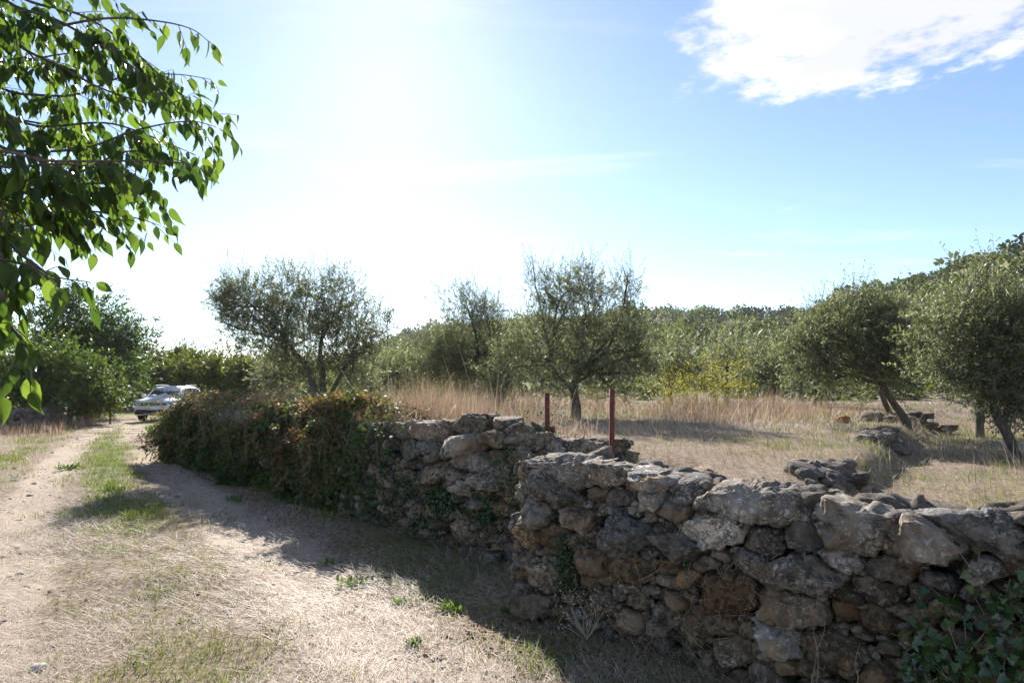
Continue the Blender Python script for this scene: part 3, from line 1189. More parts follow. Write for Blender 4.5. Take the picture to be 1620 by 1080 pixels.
# ---- terrace stones in the field
def outcrop(name, label, pts, n, rr, seed, spread=.3):
    rng = np.random.default_rng(seed)
    pts = np.array(pts, float)
    root = empty(name, (*pts[0], float(Z(*pts[0]))), label, 'stones')
    for k in range(n):
        t = rng.uniform(0, len(pts) - 1.001)
        i = int(t)
        p2 = pts[i] * (1 - t + i) + pts[i + 1] * (t - i) + rng.normal(0, spread * .35, 2)
        r = rng.uniform(*rr)
        loose(root, (*p2, float(Z(*p2)) + r * .25), r, rng, flat=.75)
    return root


outcrop('terrace_edge', 'row of dark stones holding the field edge behind the near wall', [(2.35, 4.95), (2.65, 5.35), (3.0, 5.8)], 46, (.05, .15), 31)
outcrop('terrace_edge', 'stones around the dark hollow left of the leaning olive trunks', [(4.7, 8.2), (5.2, 8.9), (5.5, 9.5)], 34, (.06, .17), 32)
outcrop('stone_heap', 'grey stone heap beyond the two thin olive trunks', [(7.3, 12.5), (8.2, 13.2), (9.0, 13.6)], 26, (.12, .32), 33, .6)
_p = at(1334, 652, 12.2)
b_ = inst('stone', ROCKS[3], (_p[0], _p[1], float(Z(_p[0], _p[1])) + .06), (0, .2, 1), (.26, .2, .13))
b_.color = (1.9, 1.05, .55, 1)
b_.name = 'orange_stone'
tag(b_, 'orange brown boulder lying in the dry field grass', 'stone')
_p = at(3, 963, 4.6)
b_ = inst('pale_stone', ROCKS[5], (_p[0], _p[1], float(Z(_p[0], _p[1])) + .01), (0, 0, 1), (.05, .035, .03))
b_.color = (2.4, 2.4, 2.4, 1)
tag(b_, 'small white stone in the straw at the left edge', 'stone')

# ------------------------------------------------------------------ rusty posts
def post(px, py_top, Y, label, lean):
    p = at(px, py_top, Y)
    g = float(Z(p[0], p[1]))
    root = empty('fence_post', (p[0], p[1], g), label, 'post', 'rusty fence posts')
    h = p[2] - g + .05
    mb = MB()
    w, t = .048, .006
    outl = [(-w / 2, -w / 2), (w / 2, -w / 2), (w / 2, -w / 2 + t), (-w / 2 + t, -w / 2 + t), (-w / 2 + t, w / 2), (-w / 2, w / 2)]
    zs = np.linspace(-.25, h - .05, 8)
    V = [[p[0] + x + lean * z * .5, p[1] + y, g + z] for z in zs for x, y in outl]
    q = [[i * 6 + j, i * 6 + (j + 1) % 6, (i + 1) * 6 + (j + 1) % 6, (i + 1) * 6 + j] for i in range(7) for j in range(6)]
    mb.add(V, [np.array(q), np.array([[42, 43, 44, 45, 46, 47]])])
    mb.build('steel_angle', M['rust'], root)
    mb = MB()
    for z in (h * .45, h * .72):
        c = np.array([p[0] + .006, p[1] - w / 2 - .002, g + z])
        a = np.linspace(0, 2 * math.pi, 11)[:-1]
        V = [c + np.array([math.cos(t_) * .009, d, math.sin(t_) * .009]) for d in (0, -.006) for t_ in a]
        mb.add(V, [np.array([[i, (i + 1) % 10, 10 + (i + 1) % 10, 10 + i] for i in range(10)]), np.array([list(range(10, 20))])])
        mb.build('bolt', M['rust'], root)
        mb = MB()


post(866, 621, 6.25, 'rusty steel fence post standing left, nearer the wall gap', -.005)
post(966, 615, 6.45, 'rusty steel fence post standing right, above the stone top', .03)

# ------------------------------------------------------------------ trees
def lobes_px(lst, Y):
    """(px, py, half width px, half height px[, depth offset]) -> world ellipsoids"""
    out = []
    for l in lst:
        px, py, hw, hh = l[:4]
        y = Y + (l[4] if len(l) > 4 else 0)
        out.append((at(px, py, y), np.array([hw * y / F, hw * y / F * .95, hh * y / F])))
    return out


def crown_points(lobes, n, rng, clump=.16, per=14, shell=.45):
    """points in clumps inside the lobes plus the outward direction of each"""
    vol = np.array([np.prod(r) ** .8 for _, r in lobes])
    pick = rng.choice(len(lobes), max(1, n // per), p=vol / vol.sum())
    P, O = [], []
    for k in pick:
        c, r = lobes[k]
        d = unit(rng.normal(size=3))
        rad = rng.uniform(0, 1) ** shell
        cc = c + d * r * rad
        m = max(3, int(rng.normal(per, per * .35)))
        q = cc + rng.normal(size=(m, 3)) * clump * np.mean(r) * np.array([1.3, 1.3, .9])
        P.append(q)
        O.append(unit((q - c) / r))
    return np.concatenate(P), np.concatenate(O)


def make_tree(name, label, cat, base, trunk_paths, lobes, n_twig, leaf, mat, seed, group=None, bark='bark', twig=(.16, .34), per_twig=16, up=.5,
              shoots=0, trunk_r=.1, tmpl=DIAMOND, parts=None, clump=.27, bright=0.0, droop=0.0, dens=1.0):
    rng = np.random.default_rng(seed)
    bz = float(Z(base[0], base[1]))
    root = empty(name, (base[0], base[1], bz), label, cat, group)
    mb = MB()
    ends = []
    for tp, r in trunk_paths:
        tp = [np.array([base[0], base[1], bz - .1]) if q is None else np.asarray(q, float) for q in tp]
        C = tube(mb, tp, r, r * .5, 9, 14, .28, .5, seed)
        # flare at the foot
        ends.append((C[-1], r * .5, C))
    for c, r in lobes:
        e = min(ends, key=lambda e: np.linalg.norm(e[0] - c))
        st = e[2][int(len(e[2]) * rng.uniform(.7, .99))]
        mid = (st + c) / 2 + rng.normal(size=3) * .12 * np.linalg.norm(c - st) + np.array([0, 0, .05])
        L = tube(mb, [st, mid, c, c + (c - mid) * .5 * np.array([.6, .6, 1])], e[1] * .75, e[1] * .14, 6, 12, .2, .5, seed + 1)
        for _ in range(9):
            s = L[int(rng.uniform(.35, .98) * (len(L) - 1))]
            t = c + unit(rng.normal(size=3)) * r * rng.uniform(.55, .95)
            tube(mb, [s, (s + t) / 2 + rng.normal(size=3) * .06 * np.mean(r) + [0, 0, .04], t], e[1] * .22, e[1] * .05, 4, 6, 0, .5)
    mb.build('trunk', M[bark], root, True)
    P, O = crown_points(lobes, int(n_twig * dens), rng, clump)
    n = len(P)
    D = unit(O * .55 + np.array([0, 0, up]) + rng.normal(size=(n, 3)) * .55)
    Lt = rng.uniform(*twig, size=n)
    if shoots:
        tops = []
        for c, r in lobes:
            for _ in range(shoots):
                a = rng.uniform(0, 2 * math.pi); q = math.sqrt(rng.uniform(0, .8))
                tops.append(c + r * np.array([math.cos(a) * q, math.sin(a) * q, math.sqrt(1 - q * q) * .92]))
        tops = np.array(tops)
        P = np.vstack([P, tops])
        D = np.vstack([D, unit(np.array([0, 0, 1.0]) + rng.normal(size=tops.shape) * .22)])
        Lt = np.concatenate([Lt, rng.uniform(twig[1] * .9, twig[1] * 1.9, len(tops))])
        n = len(P)
    crown = MB()
    k = per_twig
    t = np.tile(np.linspace(.12, 1.0, k), n)
    rep = np.repeat(np.arange(n), k)
    bend = rng.normal(size=(n, 3)) * .18
    bend[:, 2] -= droop
    pos = P[rep] + D[rep] * (Lt[rep] * t)[:, None] + bend[rep] * (Lt[rep] * t * t)[:, None]
    R = rng.normal(size=(n * k, 3))
    side = unit(np.cross(D[rep], R))
    ld = unit(D[rep] * .75 + side * .8 + rng.normal(size=(n * k, 3)) * .25 - np.array([0, 0, droop]))
    ln = unit(np.cross(ld, rng.normal(size=(n * k, 3))) + np.array([0, 0, .5]))
    L = leaf[0] * rng.uniform(.7, 1.2, n * k)
    rnd = np.clip(rng.uniform(0, 1, n)[rep] * .6 + rng.uniform(0, 1, n * k) * .45 + bright, 0, 1)
    add_leaves(crown, pos, ld, ln, L, L * leaf[1], rnd, tmpl)
    segs(crown, P, P + D * Lt[:, None] * .9 + bend * Lt[:, None] * .8, .0035 * leaf[0] / .05, .0015 * leaf[0] / .05, .25)
    crown.build('crown', M[mat], root)
    return root


OL = 'olive trees in the field'
# A, left olive behind the brambles
bA = at(505, 620, 15)[:2]
make_tree('olive_tree', 'wide grey green olive tree on two leaning stems above the brambles', 'olive tree', bA,
          [([None, at(490, 590, 15), at(465, 555, 15), at(445, 525, 15)], .085), ([None, at(512, 590, 15.1), at(506, 560, 15.1), at(512, 520, 15.1)], .07),
           ([None, at(540, 590, 15.2), at(560, 560, 15.2)], .06)],
          lobes_px([(395, 490, 48, 44), (375, 465, 30, 26), (450, 480, 52, 40), (425, 535, 55, 34), (510, 465, 42, 34), (540, 490, 42, 46), (490, 525, 55, 42),
                    (565, 530, 34, 46, .4), (520, 565, 50, 30, .3), (600, 525, 16, 34, .8), (590, 565, 26, 36, .6), (455, 570, 44, 24, .5), (365, 515, 24, 22), (550, 590, 40, 22, .4), (480, 590, 36, 18, .8), (360, 485, 22, 26)], 15),
          1500, (.070, .32), 'olive', 201, OL, shoots=12, dens=2.6, twig=(.2, .4), per_twig=13)
# C, centre olive
bC = at(912, 661, 14.4)[:2]
make_tree('olive_tree', 'tall olive tree with a straight trunk behind the rusty posts', 'olive tree', bC,
          [([None, at(912, 640, 14.4), at(908, 615, 14.4), at(915, 585, 14.4)], .125), ([at(909, 620, 14.4), at(885, 595, 14.4), at(868, 570, 14.4)], .06)],
          lobes_px([(900, 475, 50, 42), (925, 510, 56, 50), (862, 525, 42, 44), (955, 555, 60, 44), (985, 500, 30, 36, .3), (995, 555, 36, 44), (900, 570, 62, 36),
                    (845, 570, 36, 34), (1005, 590, 30, 28), (848, 455, 22, 26), (930, 450, 28, 24), (820, 560, 34, 44, .4), (800, 590, 36, 34, .6), (1020, 560, 26, 40, .2), (990, 460, 22, 22, .2), (880, 605, 50, 22), (960, 605, 50, 24)], 14.4),
          1600, (.066, .31), 'olive', 202, OL, shoots=14, dens=2.3, twig=(.2, .42), per_twig=13, bright=.05)
# B, olive between
bB = at(790, 632, 19.5)[:2]
make_tree('olive_tree', 'dark upright olive with paired stems left of the centre olive', 'olive tree', bB,
          [([None, at(783, 610, 19.5), at(768, 585, 19.5), at(755, 550, 19.5)], .1), ([None, at(800, 612, 19.6), at(806, 590, 19.6), at(800, 560, 19.6)], .12)],
          lobes_px([(742, 495, 38, 38), (768, 520, 42, 46), (722, 540, 34, 34), (700, 570, 34, 32), (750, 570, 46, 36), (800, 545, 34, 32), (690, 595, 44, 26), (790, 585, 46, 34), (670, 570, 26, 26), (740, 605, 60, 20)], 19.5),
          1100, (.075, .30), 'olive', 203, OL, shoots=16, dens=3.0, twig=(.25, .5), per_twig=14, bright=-.12)
# D, right olive pair
bD = at(1440, 698, 11.2)[:2]
make_tree('olive_tree', 'leaning olive tree, the left one of the right hand grove', 'olive tree', bD,
          [([None, at(1432, 665, 11.2), at(1415, 640, 11.2), at(1395, 610, 11.1), at(1370, 580, 11)], .08)],
          lobes_px([(1335, 520, 50, 42), (1390, 520, 48, 42), (1285, 555, 42, 36), (1345, 575, 56, 40), (1420, 560, 46, 48), (1320, 600, 40, 26), (1265, 585, 28, 24), (1400, 605, 44, 28),
                    (1375, 500, 34, 24), (1435, 515, 34, 32), (1300, 520, 36, 26, .3)], 11.2),
          1700, (.061, .29), 'olive', 204, OL, shoots=11, dens=1.6, twig=(.2, .4), per_twig=14)
bD2 = at(1416, 683, 12.6)[:2]
make_tree('olive_tree', 'thin stemmed olive just behind the leaning one in the right grove', 'olive tree', bD2,
          [([None, at(1408, 655, 12.6), at(1395, 625, 12.6), at(1385, 590, 12.6)], .07)],
          lobes_px([(1380, 540, 50, 44), (1430, 540, 44, 48), (1340, 560, 40, 36), (1420, 595, 40, 30), (1470, 560, 36, 44)], 12.8),
          800, (.062, .28), 'olive', 205, OL, shoots=4, dens=1.6, twig=(.22, .4), per_twig=13)
# E, right edge
bE = at(1612, 730, 8.3)[:2]
make_tree('olive_tree', 'nearest olive at the right edge with a slanting trunk', 'olive tree', bE,
          [([None, at(1597, 695, 8.3), at(1578, 660, 8.3), at(1560, 620, 8.3), at(1555, 580, 8.2)], .068), ([at(1585, 672, 8.3), at(1600, 630, 8.3), at(1612, 580, 8.3)], .05)],
          lobes_px([(1540, 500, 46, 40), (1590, 500, 50, 42), (1500, 540, 46, 50), (1560, 545, 56, 52), (1620, 540, 50, 60), (1530, 605, 46, 36), (1600, 610, 50, 40), (1660, 520, 50, 56),
                    (1548, 462, 26, 20), (1660, 600, 50, 44), (1620, 655, 40, 20), (1490, 590, 36, 30)], 8.3),
          1900, (.058, .28), 'olive', 206, OL, shoots=12, dens=1.5, twig=(.17, .34), per_twig=14)
bE2 = at(1549, 694, 11.9)[:2]
make_tree('olive_tree', 'olive with a pale upright trunk, second from the right edge', 'olive tree', bE2,
          [([None, at(1550, 665, 11.9), at(1553, 635, 11.9), at(1548, 600, 11.9)], .085)],
          lobes_px([(1520, 560, 50, 46), (1570, 545, 50, 50), (1490, 520, 44, 44), (1600, 580, 44, 40), (1540, 520, 44, 36), (1478, 510, 34, 36), (1560, 610, 50, 26)], 12),
          1000, (.062, .28), 'olive', 207, OL, shoots=4, dens=1.6, twig=(.2, .4), per_twig=13)
# olives farther back
back = [('rounded grey olive bush behind the yellow fennel', 1150, 27, 560, 60, 40, 208), ('pale olive bush right of the yellow fennel', 1225, 24, 570, 50, 36, 209),
        ('low olive bush hugging the right side of the centre olive', 1060, 25, 575, 46, 38, 210), ('far olive bush in the gap left of the dark upright olive', 640, 24, 588, 42, 26, 211),
        ('small olive bush left of the wide two stemmed olive', 445, 23, 590, 36, 26, 212), ('far olive seen behind the dry grass left of centre', 585, 27, 590, 44, 24, 213),
        ('far grey olive just above the field grass at centre right', 1290, 22, 590, 44, 30, 214)]
for lab, px, Y, py, hw, hh, sd_ in back:
    b2 = at(px, 640, Y)[:2]
    make_tree('olive_bush', lab, 'olive bush', b2, [([None, at(px, py + 30, Y), at(px + 5, py, Y)], .09)],
              lobes_px([(px, py - hh * .3, hw * .7, hh * .7), (px - hw * .55, py + hh * .2, hw * .5, hh * .7), (px + hw * .55, py + hh * .2, hw * .5, hh * .7), (px, py + hh * .6, hw * .9, hh * .6)], Y),
              560, (.12, .32), 'olive', sd_, 'background olive bushes', shoots=6, twig=(.25, .5), per_twig=11, bright=.12, dens=1.15)

# broadleaf trees by the lane
bF = (-22.6, 33.5)
make_tree('leafy_tree', 'tall dark green broadleaf tree left of the parked car', 'tree', bF,
          [([None, at(140, 600, 33.5), at(145, 560, 33.5)], .22)],
          lobes_px([(150, 505, 46, 34), (190, 530, 36, 36), (115, 510, 50, 38), (165, 570, 56, 44), (200, 545, 18, 22), (90, 545, 50, 50), (125, 485, 30, 18), (190, 590, 34, 34), (130, 560, 50, 40)], 33.5),
          2300, (.17, .55), 'broad', 221, None, 'bark2', shoots=2, twig=(.4, .8), per_twig=11, up=.2, tmpl=DIAMOND, bright=-.02)
make_tree('leafy_shrub', 'broad bushy shrub overhanging the low left wall', 'shrub', tuple(at(110, 668, 26.5)[:2] + np.array([-.6, .8])),
          [([None, at(112, 630, 27), at(105, 600, 27)], .12)],
          lobes_px([(105, 575, 50, 30), (65, 595, 42, 40), (150, 600, 36, 34), (110, 615, 56, 30), (70, 625, 40, 20), (30, 610, 40, 40)], 27),
          1900, (.14, .55), 'broad', 222, None, 'bark2', shoots=2, twig=(.3, .6), per_twig=11, up=.2, bright=.18)
make_tree('leafy_shrub', 'small light green shrub at the lane edge beside dry grass', 'shrub', tuple(at(175, 655, 28)[:2]),
          [([None, at(175, 635, 28)], .05)], lobes_px([(160, 632, 22, 16), (178, 622, 12, 14), (140, 640, 20, 14)], 28),
          500, (.13, .5), 'lime', 223, None, 'bark2', shoots=2, twig=(.25, .5), per_twig=10, up=.3)
hedge = [(225, 578, 44, 22, 26, 'pale leafy tree rising right behind the dark lane tree'), (262, 585, 46, 24, 22, 'round green tree above the parked car roof'), (288, 570, 50, 14, 12, 'small dark round treetop above the hedge line'),
         (318, 586, 44, 32, 22, 'yellow green tree behind the hedge right of the car'), (362, 588, 42, 34, 22, 'yellow green bushy tree left of the wide olive'), (405, 592, 40, 30, 20, 'low yellow green tree half behind the wide olive'),
         (40, 560, 48, 50, 50, 'large green tree behind the drooping leaves at left'), (-60, 570, 46, 60, 50, 'green tree just beyond the left edge of the view'), (470, 596, 44, 34, 18, 'green tree far behind the two olive stems')]
for i, (px, py, Y, hw, hh, lab) in enumerate(hedge):
    b2 = at(px, 640, Y)[:2]
    make_tree('hedge_tree', lab, 'tree', b2, [([None, at(px, py + hh * .6, Y), at(px, py, Y)], .14)],
              lobes_px([(px, py, hw * .8, hh * .8), (px - hw * .6, py + hh * .4, hw * .6, hh * .8), (px + hw * .6, py + hh * .4, hw * .6, hh * .8), (px, py + hh, hw, hh * .8)], Y),
              640, (.25, .55), 'broad' if i in (2, 6, 7) else 'lime', 240 + i, 'trees beyond the lane', 'bark2', shoots=4, twig=(.5, .9), per_twig=10, up=.3,
              bright=(.1 if i in (6, 7) else -.1 * (i % 2)))

# ------------------------------------------------------------------ hill scrub (one mass)
def scrub():
    rng = np.random.default_rng(51)
    N = 4700
    az = math.radians(-24) + math.radians(72) * rng.uniform(0, 1, N) ** .72
    r = 36 + 282 * rng.uniform(0, 1, N) ** .8
    x, y = r * np.sin(az), r * np.cos(az)
    R = np.interp(np.arctan2(x, y), _RAZ, _RR)
    keep = (r < R * 1.22) & (fbm2(x, y, .05, 3, 8) > -.7)
    x, y, r = x[keep], y[keep], r[keep]
    z = Z(x, y)
    n = len(x)
    size = rng.lognormal(.35, .35, n) * (.75 + r / 350)
    tone = np.clip(.38 + .35 * fbm2(x, y, .035, 3, 61) + rng.normal(0, .22, n), 0, 1)
    lime = rng.uniform(0, 1, n) < .05 + .16 * (r < 140)
    tone[lime] = rng.uniform(.72, .85, lime.sum())
    mb = MB()
    k = 62
    rep = np.repeat(np.arange(n), k)
    d = unit(rng.normal(size=(n * k, 3)))
    d[:, 2] = np.abs(d[:, 2])
    lump = 1 + .35 * noise3(d * 2.1 + rep[:, None] * 3.1, 4)
    rad = rng.uniform(.55, 1.0, n * k) * lump
    P = np.stack([x, y, z], -1)[rep] + d * rad[:, None] * size[rep][:, None] * np.array([1, 1, .95])
    Ld = unit(d + rng.normal(size=d.shape) * .9)
    Nn = unit(d + rng.normal(size=d.shape) * .8)
    L = size[rep] * rng.uniform(.22, .42, n * k)
    add_leaves(mb, P, Ld, Nn, L, L * .75, np.clip(tone[rep] + rng.normal(0, .07, n * k), 0, 1))
    tag(mb.build('hillside_scrub', M['maquis']), 'mixed green maquis scrub covering the hillside', 'scrub', kind='stuff')


scrub()

# ------------------------------------------------------------------ brambles on the far wall
def bramble():
    rng = np.random.default_rng(61)
    root = empty('bramble_hedge', (*(A_F + T_F * 9), 0), 'dense dark bramble and ivy thicket smothering the long stone wall', 'brambles')
    leaf_mb, stem_mb = MB(), MB()
    n = 76000
    s = 2.0 + 9.4 * rng.uniform(0, 1, n) ** .92
    cover = sstep(1.5, 3.6, s + .9 * fbm2(s, s * 0, .9, 2, 5))
    a = rng.uniform(0, 1, n)              # 0 foot .. .7 crest .. 1 back of the top
    hump = np.interp(s, [2, 2.8, 3.4, 4.0, 5, 6.5, 8, 9.3, 10.3, 11, 11.5], [.05, .2, .32, .2, .1, -.06, -.1, -.06, -.05, -.2, -.6])
    top = np.array([topF(min(q, LEN_F)) for q in s]) + hump + .20 * fbm2(s, s * 0, 1.1, 4, 7)
    bul = (.10 + .22 * sstep(3, 6, s) + .2 * sstep(9.3, 10.6, s)) * (1 + .9 * fbm2(s, a * 3, 1.5, 3, 9))
    bul = np.clip(bul, .05, .55 - .25 * sstep(10.4, 11.3, s))
    h = np.where(a < .68, a / .68, 1) * top
    w = np.where(a < .68, -bul * np.sqrt(np.clip(1 - (a / .68 - .35) ** 2 / .6, .0, 1)), -bul * .4 + (a - .68) / .32 * (1.0))
    h = np.where(a < .68, h, top - .25 * ((a - .68) / .32) ** 2 + .05 * rng.normal(size=n))
    dep = rng.exponential(.05, n)
    keep = (rng.uniform(0, 1, n) < cover) & (h > .02) & (fbm2(s * 1.3, h * 2, 1.6, 3, 13) > -.85 + .6 * (s < 4.6))
    s, h, w, dep, a = s[keep], h[keep], w[keep] + dep[keep], dep[keep], a[keep]
    end = np.maximum(s - 14.2, 0)
    p2 = A_F + T_F * s[:, None] + N_F * w[:, None]
    P = np.concatenate([p2, h[:, None]], 1)
    n = len(P)
    outd = np.concatenate([-np.tile(N_F, (n, 1)) * np.where(a < .7, 1, .1)[:, None], np.where(a < .7, .25, 1.0)[:, None]], 1)
    D = unit(outd * .5 + rng.normal(size=(n, 3)) * .6 + np.array([0, 0, -.45]))
    N = unit(outd + rng.normal(size=(n, 3)) * .45)
    dead = sstep(-.05, .55, fbm2(s, h * 1.6, .8, 3, 17)) + .9 * (a > .62) + .35 * sstep(8.5, 11, s)
    rnd = np.where(rng.uniform(0, 1, n) < dead * .42, rng.uniform(.68, 1, n), rng.uniform(0, .6, n))
    L = rng.uniform(.035, .092, n)
    add_leaves(leaf_mb, P, D, N, L, L * .76, rnd, LEAF4)
    # leafy sprays arching out of the thicket
    for _ in range(230):
        s0 = rng.uniform(3.2, 11.2)
        w0 = rng.uniform(-.35, .5)
        b0 = np.array([*(A_F + T_F * s0 + N_F * w0), topF(min(s0, LEN_F)) * (rng.uniform(.3, 1.0) if w0 < -.15 else 1.0)])
        ln = rng.uniform(.2, .55)
        dr = unit(np.array([*(-N_F * rng.uniform(-.3, .9) + T_F * rng.normal(0, .6)), rng.uniform(.2, 1.1)]))
        e0 = b0 + dr * ln + [0, 0, -.35 * ln]
        C = tube(stem_mb, [b0, b0 + dr * ln * .55 + [0, 0, .05], e0], .003, .0012, 4, 7)
        q = np.repeat(C[2:], 4, axis=0) + rng.normal(size=(20, 3)) * .02
        dd = rng.uniform() < .3
        add_leaves(leaf_mb, q, rng.normal(size=(20, 3)) * .6 + dr * .6 - [0, 0, .4], rng.normal(size=(20, 3)) * .5 + [0, 0, .8], rng.uniform(.035, .07, 20), rng.uniform(.025, .05, 20),
                   rng.uniform(.68, 1, 20) if dd else rng.uniform(.2, .66, 20), LEAF4)
    leaf_mb.build('foliage', M['bramble'], root)
    # dead runners, arching over the top and hanging down the face
    for _ in range(48):
        s0 = rng.uniform(2.2, 10.8)
        t0 = topF(s0)
        w0 = -.08 - .2 * float(sstep(3, 6, s0))
        p = A_F + T_F * s0 + N_F * rng.uniform(0, .5)
        q = A_F + T_F * (s0 + rng.normal(0, .25)) + N_F * (w0 - rng.uniform(0, .12))
        e = A_F + T_F * (s0 + rng.normal(0, .4)) + N_F * (w0 - rng.uniform(-.05, .2))
        pts = [(*p, t0 + rng.uniform(.0, .25)), (*q, t0 - rng.uniform(-.08, .1)), (*((q + e) / 2), t0 * .6), (*e, rng.uniform(.1, .5) * t0)]
        tube(stem_mb, pts, .0035, .0014, 4, 9, 0, rng.uniform(0, 1))
    for _ in range(110):
        s0 = rng.uniform(3, 11)
        p = A_F + T_F * s0 + N_F * rng.uniform(-.2, .4)
        d = rng.normal(size=2) * .5
        z0 = topF(s0)
        tube(stem_mb, [(*p, z0 - .05), (*(p + d * .5), z0 + rng.uniform(.15, .4)), (*(p + d), z0 + rng.uniform(.0, .3))], .004, .0015, 4, 8)
    stem_mb.build('stem', M['twig'], root)['kind'] = 'stuff'


bramble()
bE_ = at(285, 700, 14.0)[:2]
make_tree('bramble_bush', 'rounded bramble bush with brown dead canes at the far end of the wall', 'brambles', tuple(bE_),
          [([None, at(288, 690, 14), at(290, 668, 14)], .02), ([None, at(300, 690, 14.2), at(318, 660, 14.2)], .02)],
          lobes_px([(292, 672, 30, 26), (268, 692, 24, 20), (320, 662, 26, 30, .4), (256, 705, 18, 13), (296, 698, 34, 18), (345, 672, 26, 28, .3)], 14),
          1300, (.065, .7), 'bramble', 233, None, 'twig', shoots=6, twig=(.15, .35), per_twig=9, up=.25, tmpl=LEAF4, bright=.08, droop=.2)


def creeper(name, label, cat, org, tdir, ndir, patches, n, leaf, mat, seed, off=-.06, tmpl=OVAL):
    rng = np.random.default_rng(seed)
    mb = MB()
    Pl = []
    for (u, v, ru, rv), k in zip(patches, n):
        q = rng.normal(size=(k, 2)) * .5
        uu, vv = u + q[:, 0] * ru, np.maximum(v + q[:, 1] * rv, .02)
        m = fbm2(uu * 6, vv * 6, 1, 3, seed) > -.25
        uu, vv = uu[m], vv[m]
        p2 = org + tdir * uu[:, None] + ndir * (off + rng.uniform(-.05, .06, len(uu)) + vv * .06)[:, None]
        Pl.append(np.concatenate([p2, vv[:, None]], 1))
    P = np.concatenate(Pl)
    m = len(P)
    outd = np.array([*(-ndir), .35])
    D = unit(outd * .4 + rng.normal(size=(m, 3)) * .6 + [0, 0, -.5])
    N = unit(outd + rng.normal(size=(m, 3)) * .5)
    L = rng.uniform(.6, 1.25, m) * leaf
    add_leaves(mb, P, D, N, L, L * .8, rng.uniform(0, 1, m), tmpl)
    root = empty(name, tuple(P.mean(0) * [1, 1, 0]), label, cat)
    mb.build('foliage', M[mat], root)
    return root


def uvp(lst, org, t, nd):
    out = []
    for cx, cy, w, h in lst:
        u, v = plane_uv(cx, cy, org, t, nd)
        d = np.hypot(*(org + t * u))
        out.append((u, v, w * d / F, h * d / F))
    return out


creeper('creeping_plant', 'dark green creeper spreading over the wall stones left of the gap', 'creeper', A_F, T_F, N_F,
        uvp([(700, 790, 70, 30), (770, 805, 36, 26), (640, 770, 50, 60), (680, 840, 50, 40), (600, 760, 50, 80), (620, 700, 40, 30), (560, 800, 40, 60)], A_F, T_F, N_F), [1700, 900, 1200, 700, 1500, 300, 800], .030, 'ivy', 71)
creeper('creeping_plant', 'mossy green creeper low on the near wall by its left end', 'creeper', A_N, T_N, N_N,
        uvp([(900, 890, 30, 36), (885, 850, 18, 16), (930, 860, 26, 14), (1085, 890, 14, 10), (900, 930, 30, 20)], A_N, T_N, N_N), [1100, 250, 260, 90, 400], .016, 'ivy', 72, -.04)
creeper('creeping_plant', 'shaded green creeper inside the gap between the two walls', 'creeper', A_F, N_F, T_F,
        [(.15, .85, .35, .5), (.5, .75, .5, .4)], [900, 700], .028, 'ivy', 73, -.05)


def ivy_plant():
    rng = np.random.default_rng(81)
    u0, _ = plane_uv(1590, 1060, A_N, T_N, N_N)
    root = empty('ivy_plant', (*(A_N + T_N * u0 - N_N * .12), 0), 'glossy ivy climbing the right end of the near wall', 'ivy')
    stem, P, D = MB(), [], []
    starts = uvp([(1600, 1100, 0, 0), (1560, 1100, 0, 0), (1500, 1100, 0, 0), (1640, 1060, 0, 0), (1470, 1080, 0, 0), (1620, 1110, 0, 0), (1540, 1110, 0, 0)], A_N, T_N, N_N)
    tips = uvp([(1595, 850, 0, 0), (1530, 910, 0, 0), (1470, 930, 0, 0), (1620, 870, 0, 0), (1440, 960, 0, 0), (1580, 900, 0, 0), (1500, 960, 0, 0)], A_N, T_N, N_N)
    for (a, b), (c, d) in [((s_[0], s_[1]), (t_[0], t_[1])) for s_, t_ in zip(starts, tips)]:
        for br in range(3):
            cu, cv = c + rng.normal(0, .09), d - abs(rng.normal(0, .12))
            pts = []
            for t in np.linspace(0, 1, 5):
                u, v = a + (cu - a) * t + rng.normal(0, .035), max(b, -.02) + (cv - max(b, -.02)) * t
                pts.append((*(A_N + T_N * u + N_N * (-.05 + v * .06 - rng.uniform(0, .05))), v))
            C = tube(stem, pts, .004, .0015, 4, 22)
            for q in C[2:]:
                for _ in range(int(rng.integers(0, 3))):
                    P.append(q + rng.normal(size=3) * .018 - np.array([*N_N, 0]) * rng.uniform(.0, .05))
    stem.build('stem', M['twig'], root)['kind'] = 'stuff'
    P = np.array(P)
    m = len(P)
    outd = np.array([*(-N_N), .25])
    D = unit(rng.normal(size=(m, 3)) * .5 + outd * .25 + [0, 0, -.7])
    N = unit(outd + rng.normal(size=(m, 3)) * .35)
    L = rng.uniform(.022, .052, m)
    order = np.argsort(-L / np.linalg.norm(P - EYE, axis=1))
    mesh = [mk_mesh('leaf', *[(lambda r: (r[0], r[1]))(leaves(np.zeros((1, 3)), np.array([[1., 0, 0]]), np.array([[0, 0, 1.]]), np.ones(1), np.ones(1) * w, IVY))][0], M['ivy_one']) for w in (.85, 1.0)]
    for k, i in enumerate(order[:290]):
        leaf_obj(root, mesh[k % 2], P[i], D[i], N[i], L[i])
    mb = MB()
    i = order[290:]
    add_leaves(mb, P[i], D[i], N[i], L[i], L[i] * .95, rng.uniform(0, 1, len(i)), IVY)
    mb.build('foliage', M['ivy'], root)['kind'] = 'stuff'


def leaf_obj(root, me, p, d, n, L):
    d = unit(d)
    s = unit(np.cross(n, d))
    u = np.cross(d, s)
    o = bpy.data.objects.new('leaf', me)
    COL.objects.link(o)
    o.parent = root
    q = p - ORG[root]
    o.matrix_local = Matrix(((d[0] * L, s[0] * L, u[0] * L, q[0]), (d[1] * L, s[1] * L, u[1] * L, q[1]), (d[2] * L, s[2] * L, u[2] * L, q[2]), (0, 0, 0, 1)))
    return o


ivy_plant()

